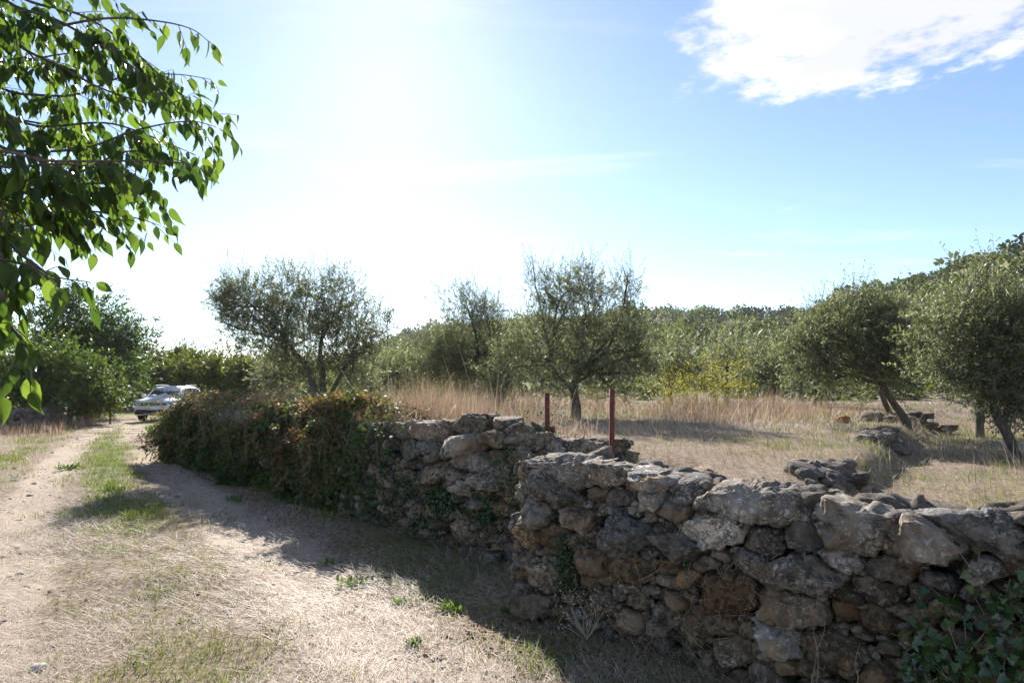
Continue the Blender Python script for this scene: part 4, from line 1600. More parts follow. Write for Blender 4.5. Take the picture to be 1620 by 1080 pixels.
# dry runners on the near wall
def dry_vines():
    rng = np.random.default_rng(91)
    mb = MB()
    for _ in range(90):
        px, py = rng.normal(1090, 90), rng.normal(930, 55)
        u, v = plane_uv(px, py, A_N, T_N, N_N)
        pts = []
        du, dv = rng.normal(0, .10), rng.normal(-.10, .10)
        for t in np.linspace(0, 1, 5):
            uu, vv = u + du * t + rng.normal(0, .03), max(v + dv * t + rng.normal(0, .02), .0)
            pts.append((*(A_N + T_N * uu + N_N * (-.07 + vv * .06 - rng.uniform(0, .05))), vv))
        tube(mb, pts, rng.uniform(.0012, .003), .0008, 4, 12, 0, rng.uniform(0, 1))
    for px0, py0, px1, py1 in ((1305, 1080, 1308, 870), (1300, 1085, 1318, 940), (1365, 1070, 1370, 1000), (1222, 1080, 1208, 1000)):
        a, b = plane_uv(px0, py0, A_N, T_N, N_N), plane_uv(px1, py1, A_N, T_N, N_N)
        pts = [(*(A_N + T_N * (a[0] + (b[0] - a[0]) * t + rng.normal(0, .01)) - N_N * .16), max(0, a[1]) + (b[1] - max(0, a[1])) * t) for t in np.linspace(0, 1, 5)]
        tube(mb, pts, .0035, .001, 4, 12)
    root = empty('dry_vine', (*(A_N + T_N * 1.2 - N_N * .1), 0), 'tangle of dry brown vine runners on the shaded near wall', 'vine')
    mb.build('stem', M['twig'], root)['kind'] = 'stuff'


dry_vines()

# ------------------------------------------------------------------ hackberry branches, top left
def hackberry():
    rng = np.random.default_rng(101)
    base = np.array([-4.9, 3.6])
    bz = float(Z(*base))
    root = empty('hackberry_tree', (*base, bz), 'overhanging broadleaf tree with drooping pointed leaves at top left', 'tree')
    mb, tw = MB(), MB()
    fork = np.array([-4.5, 3.4, 2.3])
    tube(mb, [(*base, bz - .1), (-4.85, 3.55, 1.0), fork, (-4.3, 3.3, 3.2), (-4.2, 3.3, 4.4)], .17, .06, 10, 18, .2)
    limbs = [([(-80, -30), (40, 2), (130, 25), (200, 70), (245, 112), (305, 165), (362, 188)], 3.0), ([(-80, 40), (60, 45), (160, 30), (235, 32), (300, 45), (335, 70)], 2.9),
             ([(-90, 150), (40, 150), (120, 150), (200, 120), (280, 118), (345, 128)], 3.15), ([(-80, 235), (30, 240), (130, 235), (220, 205), (300, 192), (352, 205)], 2.8),
             ([(-80, 290), (40, 290), (120, 275), (200, 240), (270, 250), (322, 270)], 2.95), ([(-70, 320), (50, 315), (130, 295), (190, 305), (240, 335)], 3.05),
             ([(-60, 330), (0, 372), (50, 415), (90, 438), (152, 447)], 2.15), ([(-70, 440), (0, 500), (28, 530), (45, 565)], 1.75), ([(-70, 400), (0, 410), (55, 425), (95, 455)], 1.95),
             ([(-90, 90), (30, 95), (120, 85), (180, 105)], 3.35), ([(-70, 200), (60, 195), (150, 225), (205, 275)], 3.3), ([(-90, -60), (30, -45), (120, -25), (190, 5)], 2.9),
             ([(-90, 10), (20, 60), (80, 130), (110, 190)], 3.1), ([(-90, 120), (0, 180), (60, 245), (90, 300)], 2.7), ([(-90, 260), (-20, 300), (40, 350), (70, 380)], 2.6),
             ([(-120, 470), (-60, 560), (-10, 600)], 1.8), ([(-110, 350), (-40, 400), (5, 440), (30, 470)], 2.3), ([(-90, 60), (60, 90), (160, 140), (250, 165), (310, 150)], 2.95),
             ([(-70, 300), (60, 300), (150, 290), (220, 300), (268, 330)], 2.75), ([(-70, 310), (60, 335), (150, 335), (215, 345), (262, 360)], 2.8), ([(-70, 250), (80, 255), (180, 255), (260, 255), (318, 262)], 2.6), ([(-70, 350), (20, 360), (80, 350), (130, 350)], 2.9), ([(-70, 345), (30, 330), (110, 325), (165, 345), (200, 365)], 2.9), ([(-80, 180), (60, 200), (170, 195), (260, 225), (320, 250)], 3.05),
             ([(-90, 20), (50, 20), (140, 60), (215, 110), (290, 180), (340, 230)], 2.85), ([(-80, 270), (20, 265), (110, 260), (190, 275), (240, 300)], 2.65)]
    P, D = [], []
    for pts, Y in limbs:
        C = spline([fork + (at(*pts[0], Y) - fork) * .25, *[at(x, y, Y + rng.normal(0, .04)) for x, y in pts]], 60)
        tube(mb, C[::3], .010, .0016, 5, 40)
        seg = np.linalg.norm(np.diff(C, axis=0), axis=1)
        cum = np.concatenate([[0], np.cumsum(seg)])
        for d in np.arange(cum[-1] * .18, cum[-1], .052):
            i = int(np.searchsorted(cum, d)) - 1
            p = C[i]
            T = unit(C[min(i + 1, 59)] - C[max(i - 1, 0)])
            L = rng.uniform(.10, .26) * (.45 if d > cum[-1] * .85 else 1)
            dr = unit(T * .7 + rng.normal(size=3) * np.array([.45, .6, .35]) + [0, 0, -.25])
            e = p + dr * L + [0, 0, -.25 * L]
            tube(tw, [p, (p + e) / 2 + [0, 0, .03 * L], e], .0022, .0010, 4, 5)
            k = max(2, int(L / .028))
            for t in np.linspace(.2, 1, k):
                q = p + (e - p) * t
                P.append(q)
                D.append(dr * .35 + rng.normal(size=3) * .24 + np.array([0, 0, -1.0]))
        P.append(C[-1]); D.append(T + np.array([0, 0, -.5]))
    # a light outer crown beyond the frame so that the tree is whole
    for _ in range(1500):
        c = fork + np.array([-.2, 0, 1.6]) + unit(rng.normal(size=3)) * np.array([1.3, 1.6, 1.3]) * rng.uniform(.3, 1)
        v = c - EYE
        if v[1] > .3 and 810 + F * v[0] / v[1] > -120:
            continue
        P.append(c); D.append(rng.normal(size=3) * .4 + np.array([0, 0, -.9]))
    mb.build('trunk', M['bark2'], root, True)
    tw.build('branch', M['bark2'], root)
    P, D = np.array(P), unit(np.array(D))
    m = len(P)
    N = unit(np.cross(D, np.cross(rng.normal(size=(m, 3)) + [0, -.35, .45], D)))
    L = rng.uniform(.045, .105, m)
    v = P - EYE
    px, py = 810 + F * v[:, 0] / np.maximum(v[:, 1], .1), 612 - F * v[:, 2] / np.maximum(v[:, 1], .1)
    inside = (v[:, 1] > .5) & (px > -20) & (px < 1620) & (py > -20) & (py < 1080)
    size = np.where(inside, L / np.maximum(v[:, 1], .1), 0)
    order = np.argsort(-size)
    ms = []
    for w in (.86, .95, 1.0, 1.08, 1.16, .9):
        V, fs, _ = leaves(np.zeros((1, 3)), np.array([[1., 0, 0]]), np.array([[0, 0, 1.]]), np.ones(1), np.ones(1) * w * .66, CELTIS)
        V[:, 2] += rng.normal(0, .014, len(V)) - V[:, 0] ** 2 * rng.uniform(-.12, .22)
        V[:, 1] += V[:, 0] ** 2 * rng.normal(0, .07)
        ms.append(mk_mesh('leaf', V, fs, M['celtis_one'], None, True))
    for k, i in enumerate(order[:290]):
        leaf_obj(root, ms[k % 6], P[i], D[i], N[i], L[i])
    i = order[290:]
    crown = MB()
    add_leaves(crown, P[i], D[i], N[i], L[i], L[i] * rng.uniform(.58, .76, len(i)), rng.uniform(0, 1, len(i)), CELTIS)
    crown.build('crown', M['celtis'], root, True)['kind'] = 'stuff'
    print('hackberry leaves', m, 'in view', int(inside.sum()))


hackberry()

# ------------------------------------------------------------------ grasses
def scatter(n, x0, x1, y0, y1, rng, view=True, power=1.0):
    y = y0 + (y1 - y0) * rng.uniform(0, 1, n) ** power
    if view:
        x = rng.uniform(-.88, .88, n) * y
        m = (x > x0) & (x < x1)
        x, y = x[m], y[m]
    else:
        x = rng.uniform(x0, x1, n)
    return x, y


def lane_grass():
    rng = np.random.default_rng(111)
    st, gr = MB(), MB()
    # flat straw litter
    x, y = scatter(150000, -9, 5, 2.2, 13, rng, True, 1.35)
    f = fieldness(x, y)
    b = bare_mask(x, y)
    dens = .42 + .75 * fbm2(x, y, 1.1, 4, 5) + .3 * b * sstep(7, 4.5, y) - .45 * b * sstep(6, 10, y) + .25 * np.exp(-((poly_dist(x, y, RUT_R) - .2) / .6) ** 2) * sstep(8, 5, y)
    m = (f < .3) & (rng.uniform(0, 1, len(x)) < dens)
    x, y = x[m], y[m]
    n = len(x)
    swirl = 2.4 + 1.5 * fbm2(x, y, .5, 2, 6) + rng.normal(0, .75, n)
    near = np.clip(4.5 / y, .5, 1.2)
    blades(st, np.stack([x, y, Z(x, y) + rng.uniform(.002, .03, n)], -1), swirl, rng.lognormal(-2.25, .5, n).clip(.03, .38), rng.normal(1.42, .16, n).clip(.6, 1.57), rng.uniform(.0015, .0036, n) / near,
           rng.normal(.08, .18, n), np.clip(rng.normal(.55, .28, n) + .2 * b[m], 0, 1))
    # far lane straw, coarser
    x, y = scatter(30000, -30, 3, 12, 40, rng, True, 1.0)
    f = fieldness(x, y)
    m = (f < .3) & (rng.uniform(0, 1, len(x)) < .7 - .6 * bare_mask(x, y)) & (x < -.45 * y)
    x, y = x[m], y[m]
    n = len(x)
    blades(st, np.stack([x, y, Z(x, y)], -1), rng.uniform(0, 6.28, n), rng.uniform(.06, .22, n), rng.normal(.8, .35, n), .008, rng.normal(.3, .2, n), rng.uniform(.2, .9, n))
    o = st.build('dry_grass', M['straw'])
    tag(o, 'pale dry straw lying over the track and its verges', 'dry grass', kind='stuff')
    # green blades in tufts
    for cnt, y0, y1, hgt, wd, pw in ((7500, 2.4, 9, (.03, .095), .0032, 1.2), (7500, 7.5, 20, (.05, .14), .006, 1.0), (3200, 18, 40, (.06, .16), .012, 1.0)):
        x, y = scatter(cnt, -30, 5, y0, y1, rng, True, pw)
        g = green_mask(x, y) * (fieldness(x, y) < .3)
        m = rng.uniform(0, 1, len(x)) < g * 1.7 + .035
        m &= fieldness(x, y) < .3
        x, y = x[m], y[m]
        k = 22
        xx = np.repeat(x, k) + rng.normal(0, .055, len(x) * k) * (1 + np.repeat(y, k) * .05)
        yy = np.repeat(y, k) + rng.normal(0, .055, len(x) * k) * (1 + np.repeat(y, k) * .05)
        n = len(xx)
        blades(gr, np.stack([xx, yy, Z(xx, yy)], -1), rng.uniform(0, 6.28, n), rng.uniform(*hgt, n), np.abs(rng.normal(.35, .3, n)), wd * rng.uniform(.7, 1.4, n), rng.normal(.5, .4, n), rng.uniform(0, 1, n))
    o = gr.build('green_grass', M['grass'])
    tag(o, 'short green grass growing between the wheel ruts', 'grass', kind='stuff')


lane_grass()


def litter():
    """dead leaves under the walls and pebbles trodden into the ruts"""
    rng = np.random.default_rng(117)
    mb = MB()
    n = 5200
    t = rng.uniform(0, 1, n)
    nearw = rng.uniform(0, 1, n) < .4
    d = np.abs(rng.normal(0, .45, n)) + .02
    p = np.where(nearw[:, None], A_N + T_N * (t * 3.6)[:, None] - N_N * d[:, None], A_F + T_F * (t * 10.5)[:, None] - N_F * d[:, None])
    q = rng.uniform(size=(1400, 2)) * [6, 6] + [-5.5, 2.8]
    p = np.vstack([p, q])
    p = p[fieldness(p[:, 0], p[:, 1]) < .2]
    n = len(p)
    P = np.column_stack([p, Z(p[:, 0], p[:, 1]) + rng.uniform(.004, .02, n)])
    L = rng.uniform(.02, .05, n)
    add_leaves(mb, P, rng.normal(size=(n, 3)) * [1, 1, .25], rng.normal(size=(n, 3)) * .35 + [0, 0, 1], L, L * rng.uniform(.4, .7, n), rng.uniform(0, 1, n), LEAF4)
    tag(mb.build('leaf_litter', M['litter']), 'brown fallen leaves scattered along the foot of the walls', 'leaf litter', kind='stuff')
    mb = MB()
    V0, F0 = ico(1)
    for _ in range(900):
        y = rng.uniform(2.6, 13) if rng.uniform() < .8 else rng.uniform(13, 24)
        rut = RUT_R if rng.uniform() < .55 else RUT_L
        x = np.interp(y, rut[:, 1], rut[:, 0]) + rng.normal(0, .45)
        if fieldness(np.array(x), np.array(y)) > .1:
            continue
        r = float(np.clip(rng.lognormal(-4.6, .5), .005, .035)) * (1 + y * .03)
        mb.add(V0 * (1 + rng.normal(0, .18, (len(V0), 1))) * r * np.array([1, 1, .6]) * rng.uniform(.7, 1.3, 3) + [x, y, float(Z(x, y)) + r * .25], F0, rng.uniform(0, 1))
    tag(mb.build('gravel', M['pebble']), 'small pebbles trodden into the wheel ruts', 'gravel', kind='stuff')


litter()


def field_grass():
    rng = np.random.default_rng(121)
    st, gr, tall = MB(), MB(), MB()
    x, y = scatter(64000, -14, 22, 3.2, 26, rng, True, 1.1)
    m = fieldness(x, y) > .75
    x, y = x[m], y[m]
    n = len(x)
    swath = fbm2(x, y, .8, 3, 91)
    lean = np.where(swath > 0, rng.normal(1.25, .2, n), rng.normal(.8, .4, n)).clip(0, 1.5)
    blades(st, np.stack([x, y, Z(x, y)], -1), 2.6 + 2 * fbm2(x, y, .4, 2, 3) + rng.normal(0, .6, n), rng.lognormal(-1.75, .4, n).clip(.06, .5), lean, .0035 * np.clip(y / 6, .8, 3), rng.normal(.25, .3, n),
           np.clip(rng.normal(.45, .22, n), 0, 1))
    tag(st.build('field_straw', M['straw']), 'dry cut grass covering the field under the olives', 'dry grass', kind='stuff')
    x, y = scatter(4600, -14, 22, 3.6, 24, rng, True, 1.1)
    m = (fieldness(x, y) > .8) & (rng.uniform(0, 1, len(x)) < green_mask(x, y) * 1.2)
    x, y = x[m], y[m]
    k = 14
    xx, yy = np.repeat(x, k) + rng.normal(0, .08, len(x) * k), np.repeat(y, k) + rng.normal(0, .08, len(x) * k)
    n = len(xx)
    blades(gr, np.stack([xx, yy, Z(xx, yy)], -1), rng.uniform(0, 6.28, n), rng.uniform(.04, .13, n), np.abs(rng.normal(.45, .35, n)), .004 * np.clip(yy / 5, 1, 3), rng.normal(.5, .4, n), rng.uniform(0, 1, n))
    tag(gr.build('field_green_grass', M['grass']), 'patches of fresh green grass in the olive field', 'grass', kind='stuff')
    # tall reddish dry grass stands
    def stand(cnt, fn, hgt, w):
        x, y = fn(cnt)
        m = (fieldness(x, y) > .6)
        x, y = x[m], y[m]
        n = len(x)
        pat = .8 + .75 * fbm2(x, y, .8, 3, 77)
        blades(tall, np.stack([x, y, Z(x, y) - .02], -1), rng.uniform(0, 6.28, n), rng.uniform(*hgt, n) * pat.clip(.25, 1.3), np.abs(rng.normal(.38, .32, n)), w, rng.normal(.5, .5, n), np.clip(rng.normal(.42, .25, n), 0, 1))

    def along_far(c):
        s = rng.uniform(1.2, 12.5, c)
        w = .38 + np.abs(rng.normal(0, 1.1, c))
        p = A_F + T_F * s[:, None] + N_F * w[:, None]
        return p[:, 0], p[:, 1]

    stand(17000, along_far, (.32, .75), .0045)

    def centre(c):
        y = rng.uniform(8.0, 15, c)
        xp = rng.normal(660, 95, c)
        return (xp - 810) / F * y, y

    stand(9500, centre, (.35, .85), .0055)

    def right(c):
        y = rng.normal(17, 2.3, c).clip(11.5, 26)
        xp = rng.normal(1165, 95, c)
        return (xp - 810) / F * y, y

    stand(8500, right, (.35, .75), .008)

    def backl(c):
        y = rng.uniform(17, 32, c)
        xp = rng.uniform(300, 1000, c)
        return (xp - 810) / F * y, y

    stand(9000, backl, (.4, .9), .012)
    tag(tall.build('tall_dry_grass', M['redgrass']), 'tall reddish dry grass standing along the field edge', 'dry grass', kind='stuff')
    # verge by the left wall
    v = MB()
    y = rng.uniform(20, 36, 5200)
    xp = np.where(rng.uniform(0, 1, 5200) < .6, rng.normal(165, 25, 5200), rng.uniform(0, 110, 5200))
    x = (xp - 810) / F * y
    m = (poly_dist(x, y, RUT_L) > .8) & (poly_dist(x, y, RUT_R) > .8)
    x, y = x[m], y[m]
    n = len(x)
    blades(v, np.stack([x, y, Z(x, y)], -1), rng.uniform(0, 6.28, n), rng.uniform(.2, .6, n), np.abs(rng.normal(.25, .2, n)), .014, rng.normal(.4, .3, n), rng.uniform(0, .8, n))
    tag(v.build('verge_grass', M['redgrass']), 'brown dry grass on the verge below the low left wall', 'dry grass', kind='stuff')


field_grass()


def stalks():
    """pale single stalks that stand out above the walls"""
    rng = np.random.default_rng(131)
    lst = [(615, 660, 612, 605, 7.6), (640, 650, 720, 588, 9.5), (668, 660, 640, 600, 9), (700, 668, 660, 596, 8.5), (835, 718, 735, 645, 6.0), (872, 640, 912, 612, 6.6), (560, 640, 620, 598, 9.2),
           (590, 640, 540, 585, 9.5), (735, 650, 700, 560, 12), (760, 650, 725, 545, 12.5), (780, 655, 770, 570, 12)]
    for i, (x0, y0, x1, y1, Y) in enumerate(lst):
        a, b = at(x0, y0, Y), at(x1, y1, Y + rng.uniform(-.1, .3))
        g = float(Z(a[0], a[1]))
        if a[2] > g + .05 and g > .5 and i != 4:
            a = np.array([a[0], a[1], g])
        mb = MB()
        tube(mb, [a, (a + b) / 2 + rng.normal(size=3) * .02, b], .005, .0022, 4, 8, 0, .9)
        o = mb.build('dry_stalk', M['straw'])
        tag(o, ['pale stalk upright over the brambles', 'long pale stalk slanting right over the dry grass', 'pale stalk slanting left above the wall top', 'pale stalk crossing the tall dry grass', 'bent pale stalk hanging over the gap between the walls',
                'slanting pale stalk between the two rusty posts', 'pale stalk arching right out of the brambles', 'pale stalk leaning left beside the wide olive', 'tall dry stalk leaning left before the dark olive',
                'tallest dry stalk leaning left before the dark olive', 'short dry stalk right of the leaning dry stalks'][i], 'stalk', 'pale dry stalks')


stalks()


def fennel():
    rng = np.random.default_rng(141)
    spots = [(1085, 17.5, 600, 'tall yellow fennel clump, left one in the dry grass'), (1125, 17, 555, 'tallest bright yellow fennel clump in the dry grass'), (1160, 18, 575, 'yellow fennel clump, right one in the dry grass'), (1062, 19, 575, 'thin yellow fennel beside the centre olive')]
    for px, Y, pyt, lab in spots:
        b = at(px, 640, Y)
        g = float(Z(b[0], b[1]))
        root = empty('fennel_plant', (b[0], b[1], g), lab, 'plant', 'yellow fennel plants')
        st, fl = MB(), MB()
        topz = at(px, pyt, Y)[2]
        P = []
        for _ in range(16):
            o = np.array([rng.normal(0, .3), rng.normal(0, .3), 0])
            h = (topz - g) * rng.uniform(.55, 1.02)
            e = np.array([b[0], b[1], g]) + o * 1.4 + [0, 0, h]
            C = tube(st, [np.array([b[0], b[1], g]) + o * .6, (np.array([b[0], b[1], g]) + o + e) / 2 - [0, 0, 0], e], .008, .003, 4, 8, 0, .3)
            for q in C[3:]:
                for _ in range(5):
                    P.append(q + rng.normal(size=3) * .10)
            for _ in range(16):
                P.append(e + rng.normal(size=3) * [.1, .1, .05])
        P = np.array(P)
        m = len(P)
        add_leaves(fl, P, rng.normal(size=(m, 3)) + [0, 0, .4], rng.normal(size=(m, 3)) + [0, 0, .6], rng.uniform(.03, .075, m), rng.uniform(.02, .04, m), rng.uniform(0, 1, m))
        st.build('stem', M['fennel'], root)['kind'] = 'stuff'
        fl.build('flower_head', M['fennel'], root)['kind'] = 'stuff'


fennel()


def weeds():
    rng = np.random.default_rng(151)
    spots = [(655, 1012, 22, 'leafy green weed tuft alone in the straw beside the right rut'), (562, 918, 34, 'wide green weed patch at the shadow edge by the wall'), (632, 950, 22, 'small weed with pale leaves nearest the gateway shadow'), (520, 885, 18, 'green grass weed on the shadow edge left of the weed patch'),
             (712, 962, 30, 'dark green weed in the wall shadow before the gap'), (372, 792, 22, 'green weed clump in the shade of the brambles'), (800, 965, 16, 'small weed at the foot of the near wall'), (905, 1050, 20, 'green weed in the shade below the near wall'),
             (110, 740, 26, 'green weed on the grassy strip between the ruts'), (175, 778, 24, 'green weed tuft at the end of the grassy strip'), (245, 700, 20, 'tall green weed below the bramble end')]
    for px, py, w, lab in spots:
        d = ray(px, py)
        p = EYE + d * (-EYE[2] / d[2])
        g = float(Z(p[0], p[1]))
        root = empty('weed_plant', (p[0], p[1], g), lab, 'weed', 'green weeds on the ground')
        R = w * p[1] / F * .55
        n = 46
        ang = rng.uniform(0, 6.28, n)
        el = rng.uniform(.25, 1.2, n)
        D = np.stack([np.cos(ang) * np.cos(el), np.sin(ang) * np.cos(el), np.sin(el)], -1)
        o = np.array([p[0], p[1], g + .005]) + np.stack([rng.normal(0, R * .55, n), rng.normal(0, R * .55, n), np.zeros(n)], -1)
        N = unit(np.cross(D, np.cross([0, 0, 1.0], D)) + rng.normal(size=(n, 3)) * .2)
        for k in range(n):
            V, fs, _ = leaves(o[k:k + 1], D[k:k + 1], N[k:k + 1], np.array([R * rng.uniform(.6, 1.0)]), np.array([R * rng.uniform(.18, .3)]), OVAL)
            if k == 0:
                mb = MB()
            mb.add(V, fs, rng.uniform(0, 1))
        mb.build('leaf_rosette', M['weed'], root)
    # dry sprig against the near wall
    u, v = plane_uv(950, 960, A_N, T_N, N_N)
    b = np.array([*(A_N + T_N * u - N_N * .15), 0.02])
    root = empty('dry_weed', tuple(b), 'straw coloured dry weed sprig leaning on the near wall', 'weed')
    mb = MB()
    for _ in range(14):
        e = b + np.array([rng.normal(-.04, .08), rng.normal(0, .04), rng.uniform(.1, .3)])
        tube(mb, [b, (b + e) / 2 + rng.normal(size=3) * .02, e], .0022, .001, 4, 6, 0, .8)
        m = 9
        add_leaves(mb, e + rng.normal(size=(m, 3)) * .03, rng.normal(size=(m, 3)), rng.normal(size=(m, 3)), np.full(m, .02), np.full(m, .008), np.full(m, .8))
    mb.build('stem', M['straw'], root)['kind'] = 'stuff'


weeds()

# ------------------------------------------------------------------ parked car
def car():
    M['paint'] = plain('white_car_paint', (.86, .86, .86), .45, coat=.2)
    M['glass'] = plain('car_glass', (.025, .035, .05), .05, spec=.9)
    M['blackplastic'] = plain('black_plastic', (.018, .018, .02), .55)
    M['rubber'] = plain('tyre_rubber', (.02, .02, .02), .85, spec=.2)
    M['alloy'] = plain('alloy', (.45, .45, .47), .3, .9)
    M['lamp'] = plain('headlamp_glass', (.30, .32, .34), .08, .3, .8)
    M['plate'] = plain('number_plate', (.80, .82, .85), .4)
    M['chrome'] = plain('chrome', (.65, .65, .67), .15, 1.0)
    M['paper'] = plain('paper', (.85, .85, .86), .8)
    front = at(241, 668, 29.5)
    loc = np.array([front[0], front[1], float(Z(front[0], front[1]))])
    root = empty('parked_car', tuple(loc), 'white off road car parked on the track beyond the brambles', 'car')
    ORG[root] = np.zeros(3)                       # parts are written in car space: x right, y back, z up

    def loft(name, secs, mat, par=root, smooth=True):
        """secs: list of (y, [(x,z)...]) half outlines from bottom centre to top centre; mirrored"""
        V, k = [], None
        for y, h in secs:
            ring = [(x, y if len(q) == 0 else y + q[0], z) for x, z, *q in h]
            ring += [(-x, yy, z) for x, yy, z in ring[::-1]]
            k = len(ring)
            V += ring
        q = [[i * k + j, i * k + (j + 1) % k, (i + 1) * k + (j + 1) % k, (i + 1) * k + j] for i in range(len(secs) - 1) for j in range(k)]
        caps = [list(range(k))[::-1], list(range((len(secs) - 1) * k, len(secs) * k))]
        return mk(name, np.array(V), [np.array(q), np.array(caps)], mat, par, None, smooth)

    def sec(w, zb, zt, crown=.03):
        zs = zb + (zt - zb) * .45
        return [(.0, zb), (w * .90, zb), (w * .985, zb + .10), (w, zs), (w * .975, zt - .10), (w * .90, zt - .02), (w * .55, zt + crown * .6), (.0, zt + crown)]

    body = loft('body', [(0.00, sec(.70, .46, .86)), (.05, sec(.80, .36, .93)), (.16, sec(.87, .30, .98)), (.45, sec(.905, .28, 1.03)), (.85, sec(.91, .28, 1.07)), (1.15, sec(.91, .28, 1.11)),
                         (1.9, sec(.91, .28, 1.09)), (2.8, sec(.91, .28, 1.10)), (3.6, sec(.91, .30, 1.11)), (4.1, sec(.88, .36, 1.10)), (4.28, sec(.80, .46, 1.04))], M['paint'])

    def roofsec(w, zt, b=1.07):
        return [(.0, b), (w * 1.10, b), (w * 1.09, b + .05), (w * 1.02, b + (zt - b) * .6), (w * .96, zt - .07), (w * .86, zt - .015), (w * .5, zt + .012), (0, zt + .02)]
    loft('roof', [(1.02, roofsec(.76, 1.12)), (1.12, roofsec(.76, 1.18)), (1.72, roofsec(.735, 1.58)), (1.95, roofsec(.725, 1.62)), (2.6, roofsec(.725, 1.645)), (3.4, roofsec(.725, 1.62)), (3.85, roofsec(.72, 1.52)), (4.12, roofsec(.72, 1.14))], M['paint'])

    def panel(name, pts, mat, par=root, th=.012):
        pts = np.array(pts, float)
        nrm = unit(np.cross(pts[1] - pts[0], pts[-1] - pts[0]))
        n = len(pts)
        V = np.vstack([pts, pts + nrm * th])
        q = [[i, (i + 1) % n, n + (i + 1) % n, n + i] for i in range(n)]
        return mk(name, V, [np.array(q), np.array([list(range(n))[::-1], list(range(n, 2 * n))])], mat, par)
    ws = panel('windscreen', [(-.68, 1.10, 1.165), (.68, 1.10, 1.165), (.60, 1.655, 1.555), (-.60, 1.655, 1.555)], M['glass'])
    for s in (-1, 1):
        def sp(y, z):
            x = .835 - (z - 1.1) * .26
            return (s * (x + .004), y, z)
        order = 1 if s > 0 else -1
        panel('side_window', [sp(1.35, 1.15), sp(2.22, 1.15), sp(2.22, 1.53), sp(1.78, 1.52)][::order], M['glass'], root, .01)
        panel('side_window', [sp(2.30, 1.15), sp(3.10, 1.15), sp(3.05, 1.53), sp(2.30, 1.53)][::order], M['glass'], root, .01)
        panel('side_window', [sp(3.20, 1.18), sp(3.70, 1.20), sp(3.50, 1.50), sp(3.15, 1.52)][::order], M['glass'], root, .01)
        mb = MB()
        tube(mb, [(s * .68, 1.85, 1.62), (s * .69, 2.0, 1.685), (s * .69, 3.3, 1.685), (s * .68, 3.5, 1.60)], .02, .02, 6, 16)
        mb.build('roof_rail', M['blackplastic'], root, True)
        mb = MB()
        V, Fc = ICO[3]
        mb.add(V * [.12, .07, .085] + [s * 1.0, 1.36, 1.18], Fc)
        mi = mb.build('mirror', M['paint'], root, True)
        panel('mirror_foot', [(s * .84, 1.33, 1.12), (s * .95, 1.33, 1.14), (s * .95, 1.33, 1.19), (s * .84, 1.33, 1.17)], M['blackplastic'], mi, .04)
        for y in (.86, 3.50):
            mb = MB()
            a = np.linspace(0, 2 * math.pi, 25)[:-1]
            prof = [(.20, .10), (.31, .11), (.335, .08), (.335, -.08), (.31, -.11), (.20, -.10)]
            V = [(s * .80 + w_, y + math.cos(t) * r, .335 + math.sin(t) * r) for r, w_ in prof for t in a]
            q = [[i * 24 + j, i * 24 + (j + 1) % 24, ((i + 1) % 6) * 24 + (j + 1) % 24, ((i + 1) % 6) * 24 + j] for i in range(6) for j in range(24)]
            mb.add(V, np.array(q))
            wh = mb.build('wheel', M['rubber'], root)
            mb = MB()
            for k in range(5):
                t = k * 2 * math.pi / 5
                c, d = np.array([0, math.cos(t), math.sin(t)]), np.array([0, -math.sin(t), math.cos(t)])
                ctr = np.array([s * .895, y, .335])
                pts = [ctr + c * .03 + d * .05, ctr + c * .20 + d * .03, ctr + c * .20 - d * .03, ctr + c * .03 - d * .05]
                V = np.vstack([pts, np.array(pts) - [s * .03, 0, 0]])
                mb.add(V, [np.array([[0, 1, 2, 3], [7, 6, 5, 4], [0, 4, 5, 1], [1, 5, 6, 2], [2, 6, 7, 3], [3, 7, 4, 0]])])
            V = [(s * .87, y + math.cos(t) * .205, .335 + math.sin(t) * .205) for t in a]
            mb.add(V, np.array([list(range(24))]))
            mb.build('rim', M['alloy'], wh)
            mb = MB()
            a2 = np.linspace(-.15, math.pi + .15, 15)
            V = [(s * x_, y + math.cos(t) * r, .335 + math.sin(t) * r) for t in a2 for r, x_ in ((.36, .90), (.36, .935), (.43, .935), (.43, .90))]
            q = [[i * 4 + j, i * 4 + (j + 1) % 4, (i + 1) * 4 + (j + 1) % 4, (i + 1) * 4 + j] for i in range(14) for j in range(4)]
            mb.add(V, np.array(q))
            mb.build('wheel_arch', M['blackplastic'], root)
        hl = panel('headlight', [(s * .50, -.004, .74), (s * .84, .085, .76), (s * .83, .075, .905), (s * .50, -.004, .885)][::order], M['lamp'], root, .03)
        mb = MB()
        mb.add(ICO[2][0] * .055 + [s * .62, -.03, .815], ICO[2][1])
        mb.build('lamp_lens', M['chrome'], hl, True)
        mb = MB()
        mb.add(ICO[2][0] * [.06, .03, .05] + [s * .66, .01, .475], ICO[2][1])
        mb.build('fog_lamp', M['lamp'], root, True)
        mb = MB()
    g = panel('grille', [(-.49, -.012, .74), (.49, -.012, .74), (.49, -.012, .885), (-.49, -.012, .885)], M['blackplastic'], root, .02)
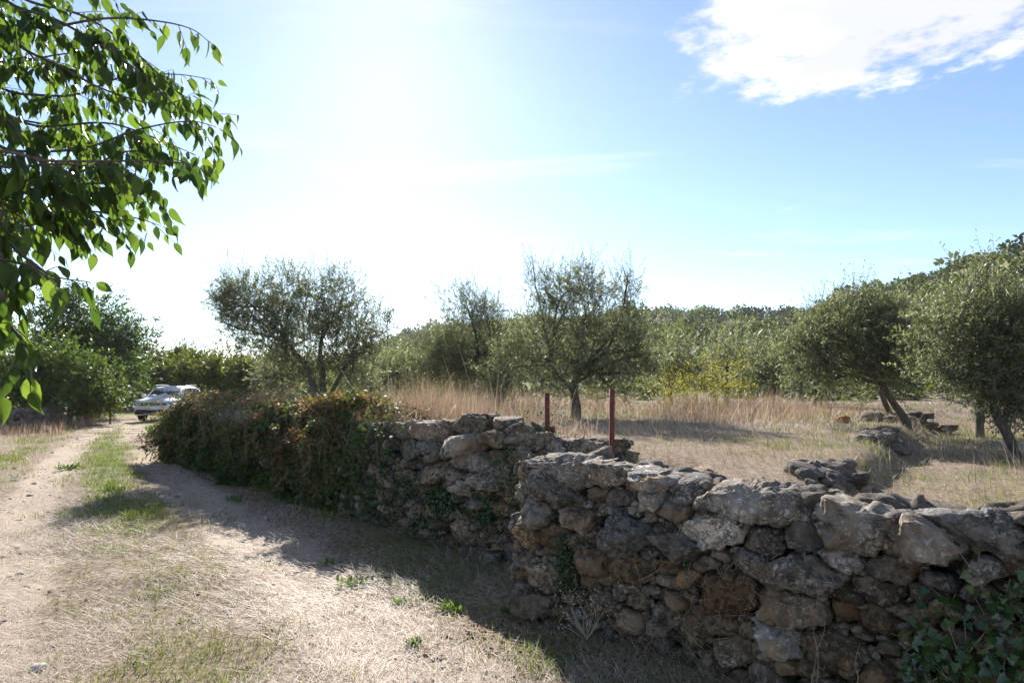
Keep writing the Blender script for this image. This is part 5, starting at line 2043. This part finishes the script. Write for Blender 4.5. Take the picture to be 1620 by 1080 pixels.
    for z in (.78, .845):
        panel('grille_bar', [(-.47, -.034, z - .012), (.47, -.034, z - .012), (.47, -.034, z + .012), (-.47, -.034, z + .012)], M['chrome'], g, .008)
    bp = panel('lower_bumper', [(-.78, -.02, .34), (.78, -.02, .34), (.72, -.02, .56), (-.72, -.02, .56)], M['blackplastic'], root, .05)
    panel('skid_plate', [(-.42, -.075, .33), (.42, -.075, .33), (.36, -.075, .40), (-.36, -.075, .40)], M['alloy'], bp, .01)
    pl = panel('number_plate', [(-.26, -.075, .545), (.26, -.075, .545), (.26, -.075, .655), (-.26, -.075, .655)], M['plate'], root, .008)
    panel('dashboard_paper', [(-.62, 1.085, 1.185), (-.28, 1.085, 1.185), (-.30, 1.15, 1.235), (-.58, 1.15, 1.235)], M['paper'], ws, .004)
    for nm, zz in (('wiper', .0), ('wiper', .5)):
        mb = MB()
        tube(mb, [(-.5 + zz, 1.08, 1.17), (.0 + zz, 1.13, 1.205)], .008, .006, 4, 4)
        mb.build(nm, M['blackplastic'], root)
    mb = MB()
    tube(mb, [(0, 2.0, 1.65), (0, 2.12, 1.95)], .006, .004, 4, 4)
    mb.build('aerial', M['blackplastic'], root)
    root.rotation_euler = (0, 0, math.radians(7))


car()


# ------------------------------------------------------------------ sunlit air
def haze():
    m, nt = new_mat('sunlit_haze')
    out = nt.nodes.new('ShaderNodeOutputMaterial')
    v = nt.nodes.new('ShaderNodeVolumePrincipled')
    v.inputs['Color'].default_value = (.93, .95, 1.0, 1)
    v.inputs['Density'].default_value = .00013
    v.inputs['Anisotropy'].default_value = .5
    nt.links.new(v.outputs[0], out.inputs['Volume'])
    x, y0, y1, z0, z1 = 3300, -3300, 3300, -2, 75
    V = [(a * x, b, c) for c in (z0, z1) for a, b in ((-1, y0), (1, y0), (1, y1), (-1, y1))]
    f = [[3, 2, 1, 0], [4, 5, 6, 7], [0, 1, 5, 4], [1, 2, 6, 5], [2, 3, 7, 6], [3, 0, 4, 7]]
    tag(mk('haze', V, np.array(f), m), 'thin bright summer haze filling the valley air', 'haze', kind='stuff')


haze()
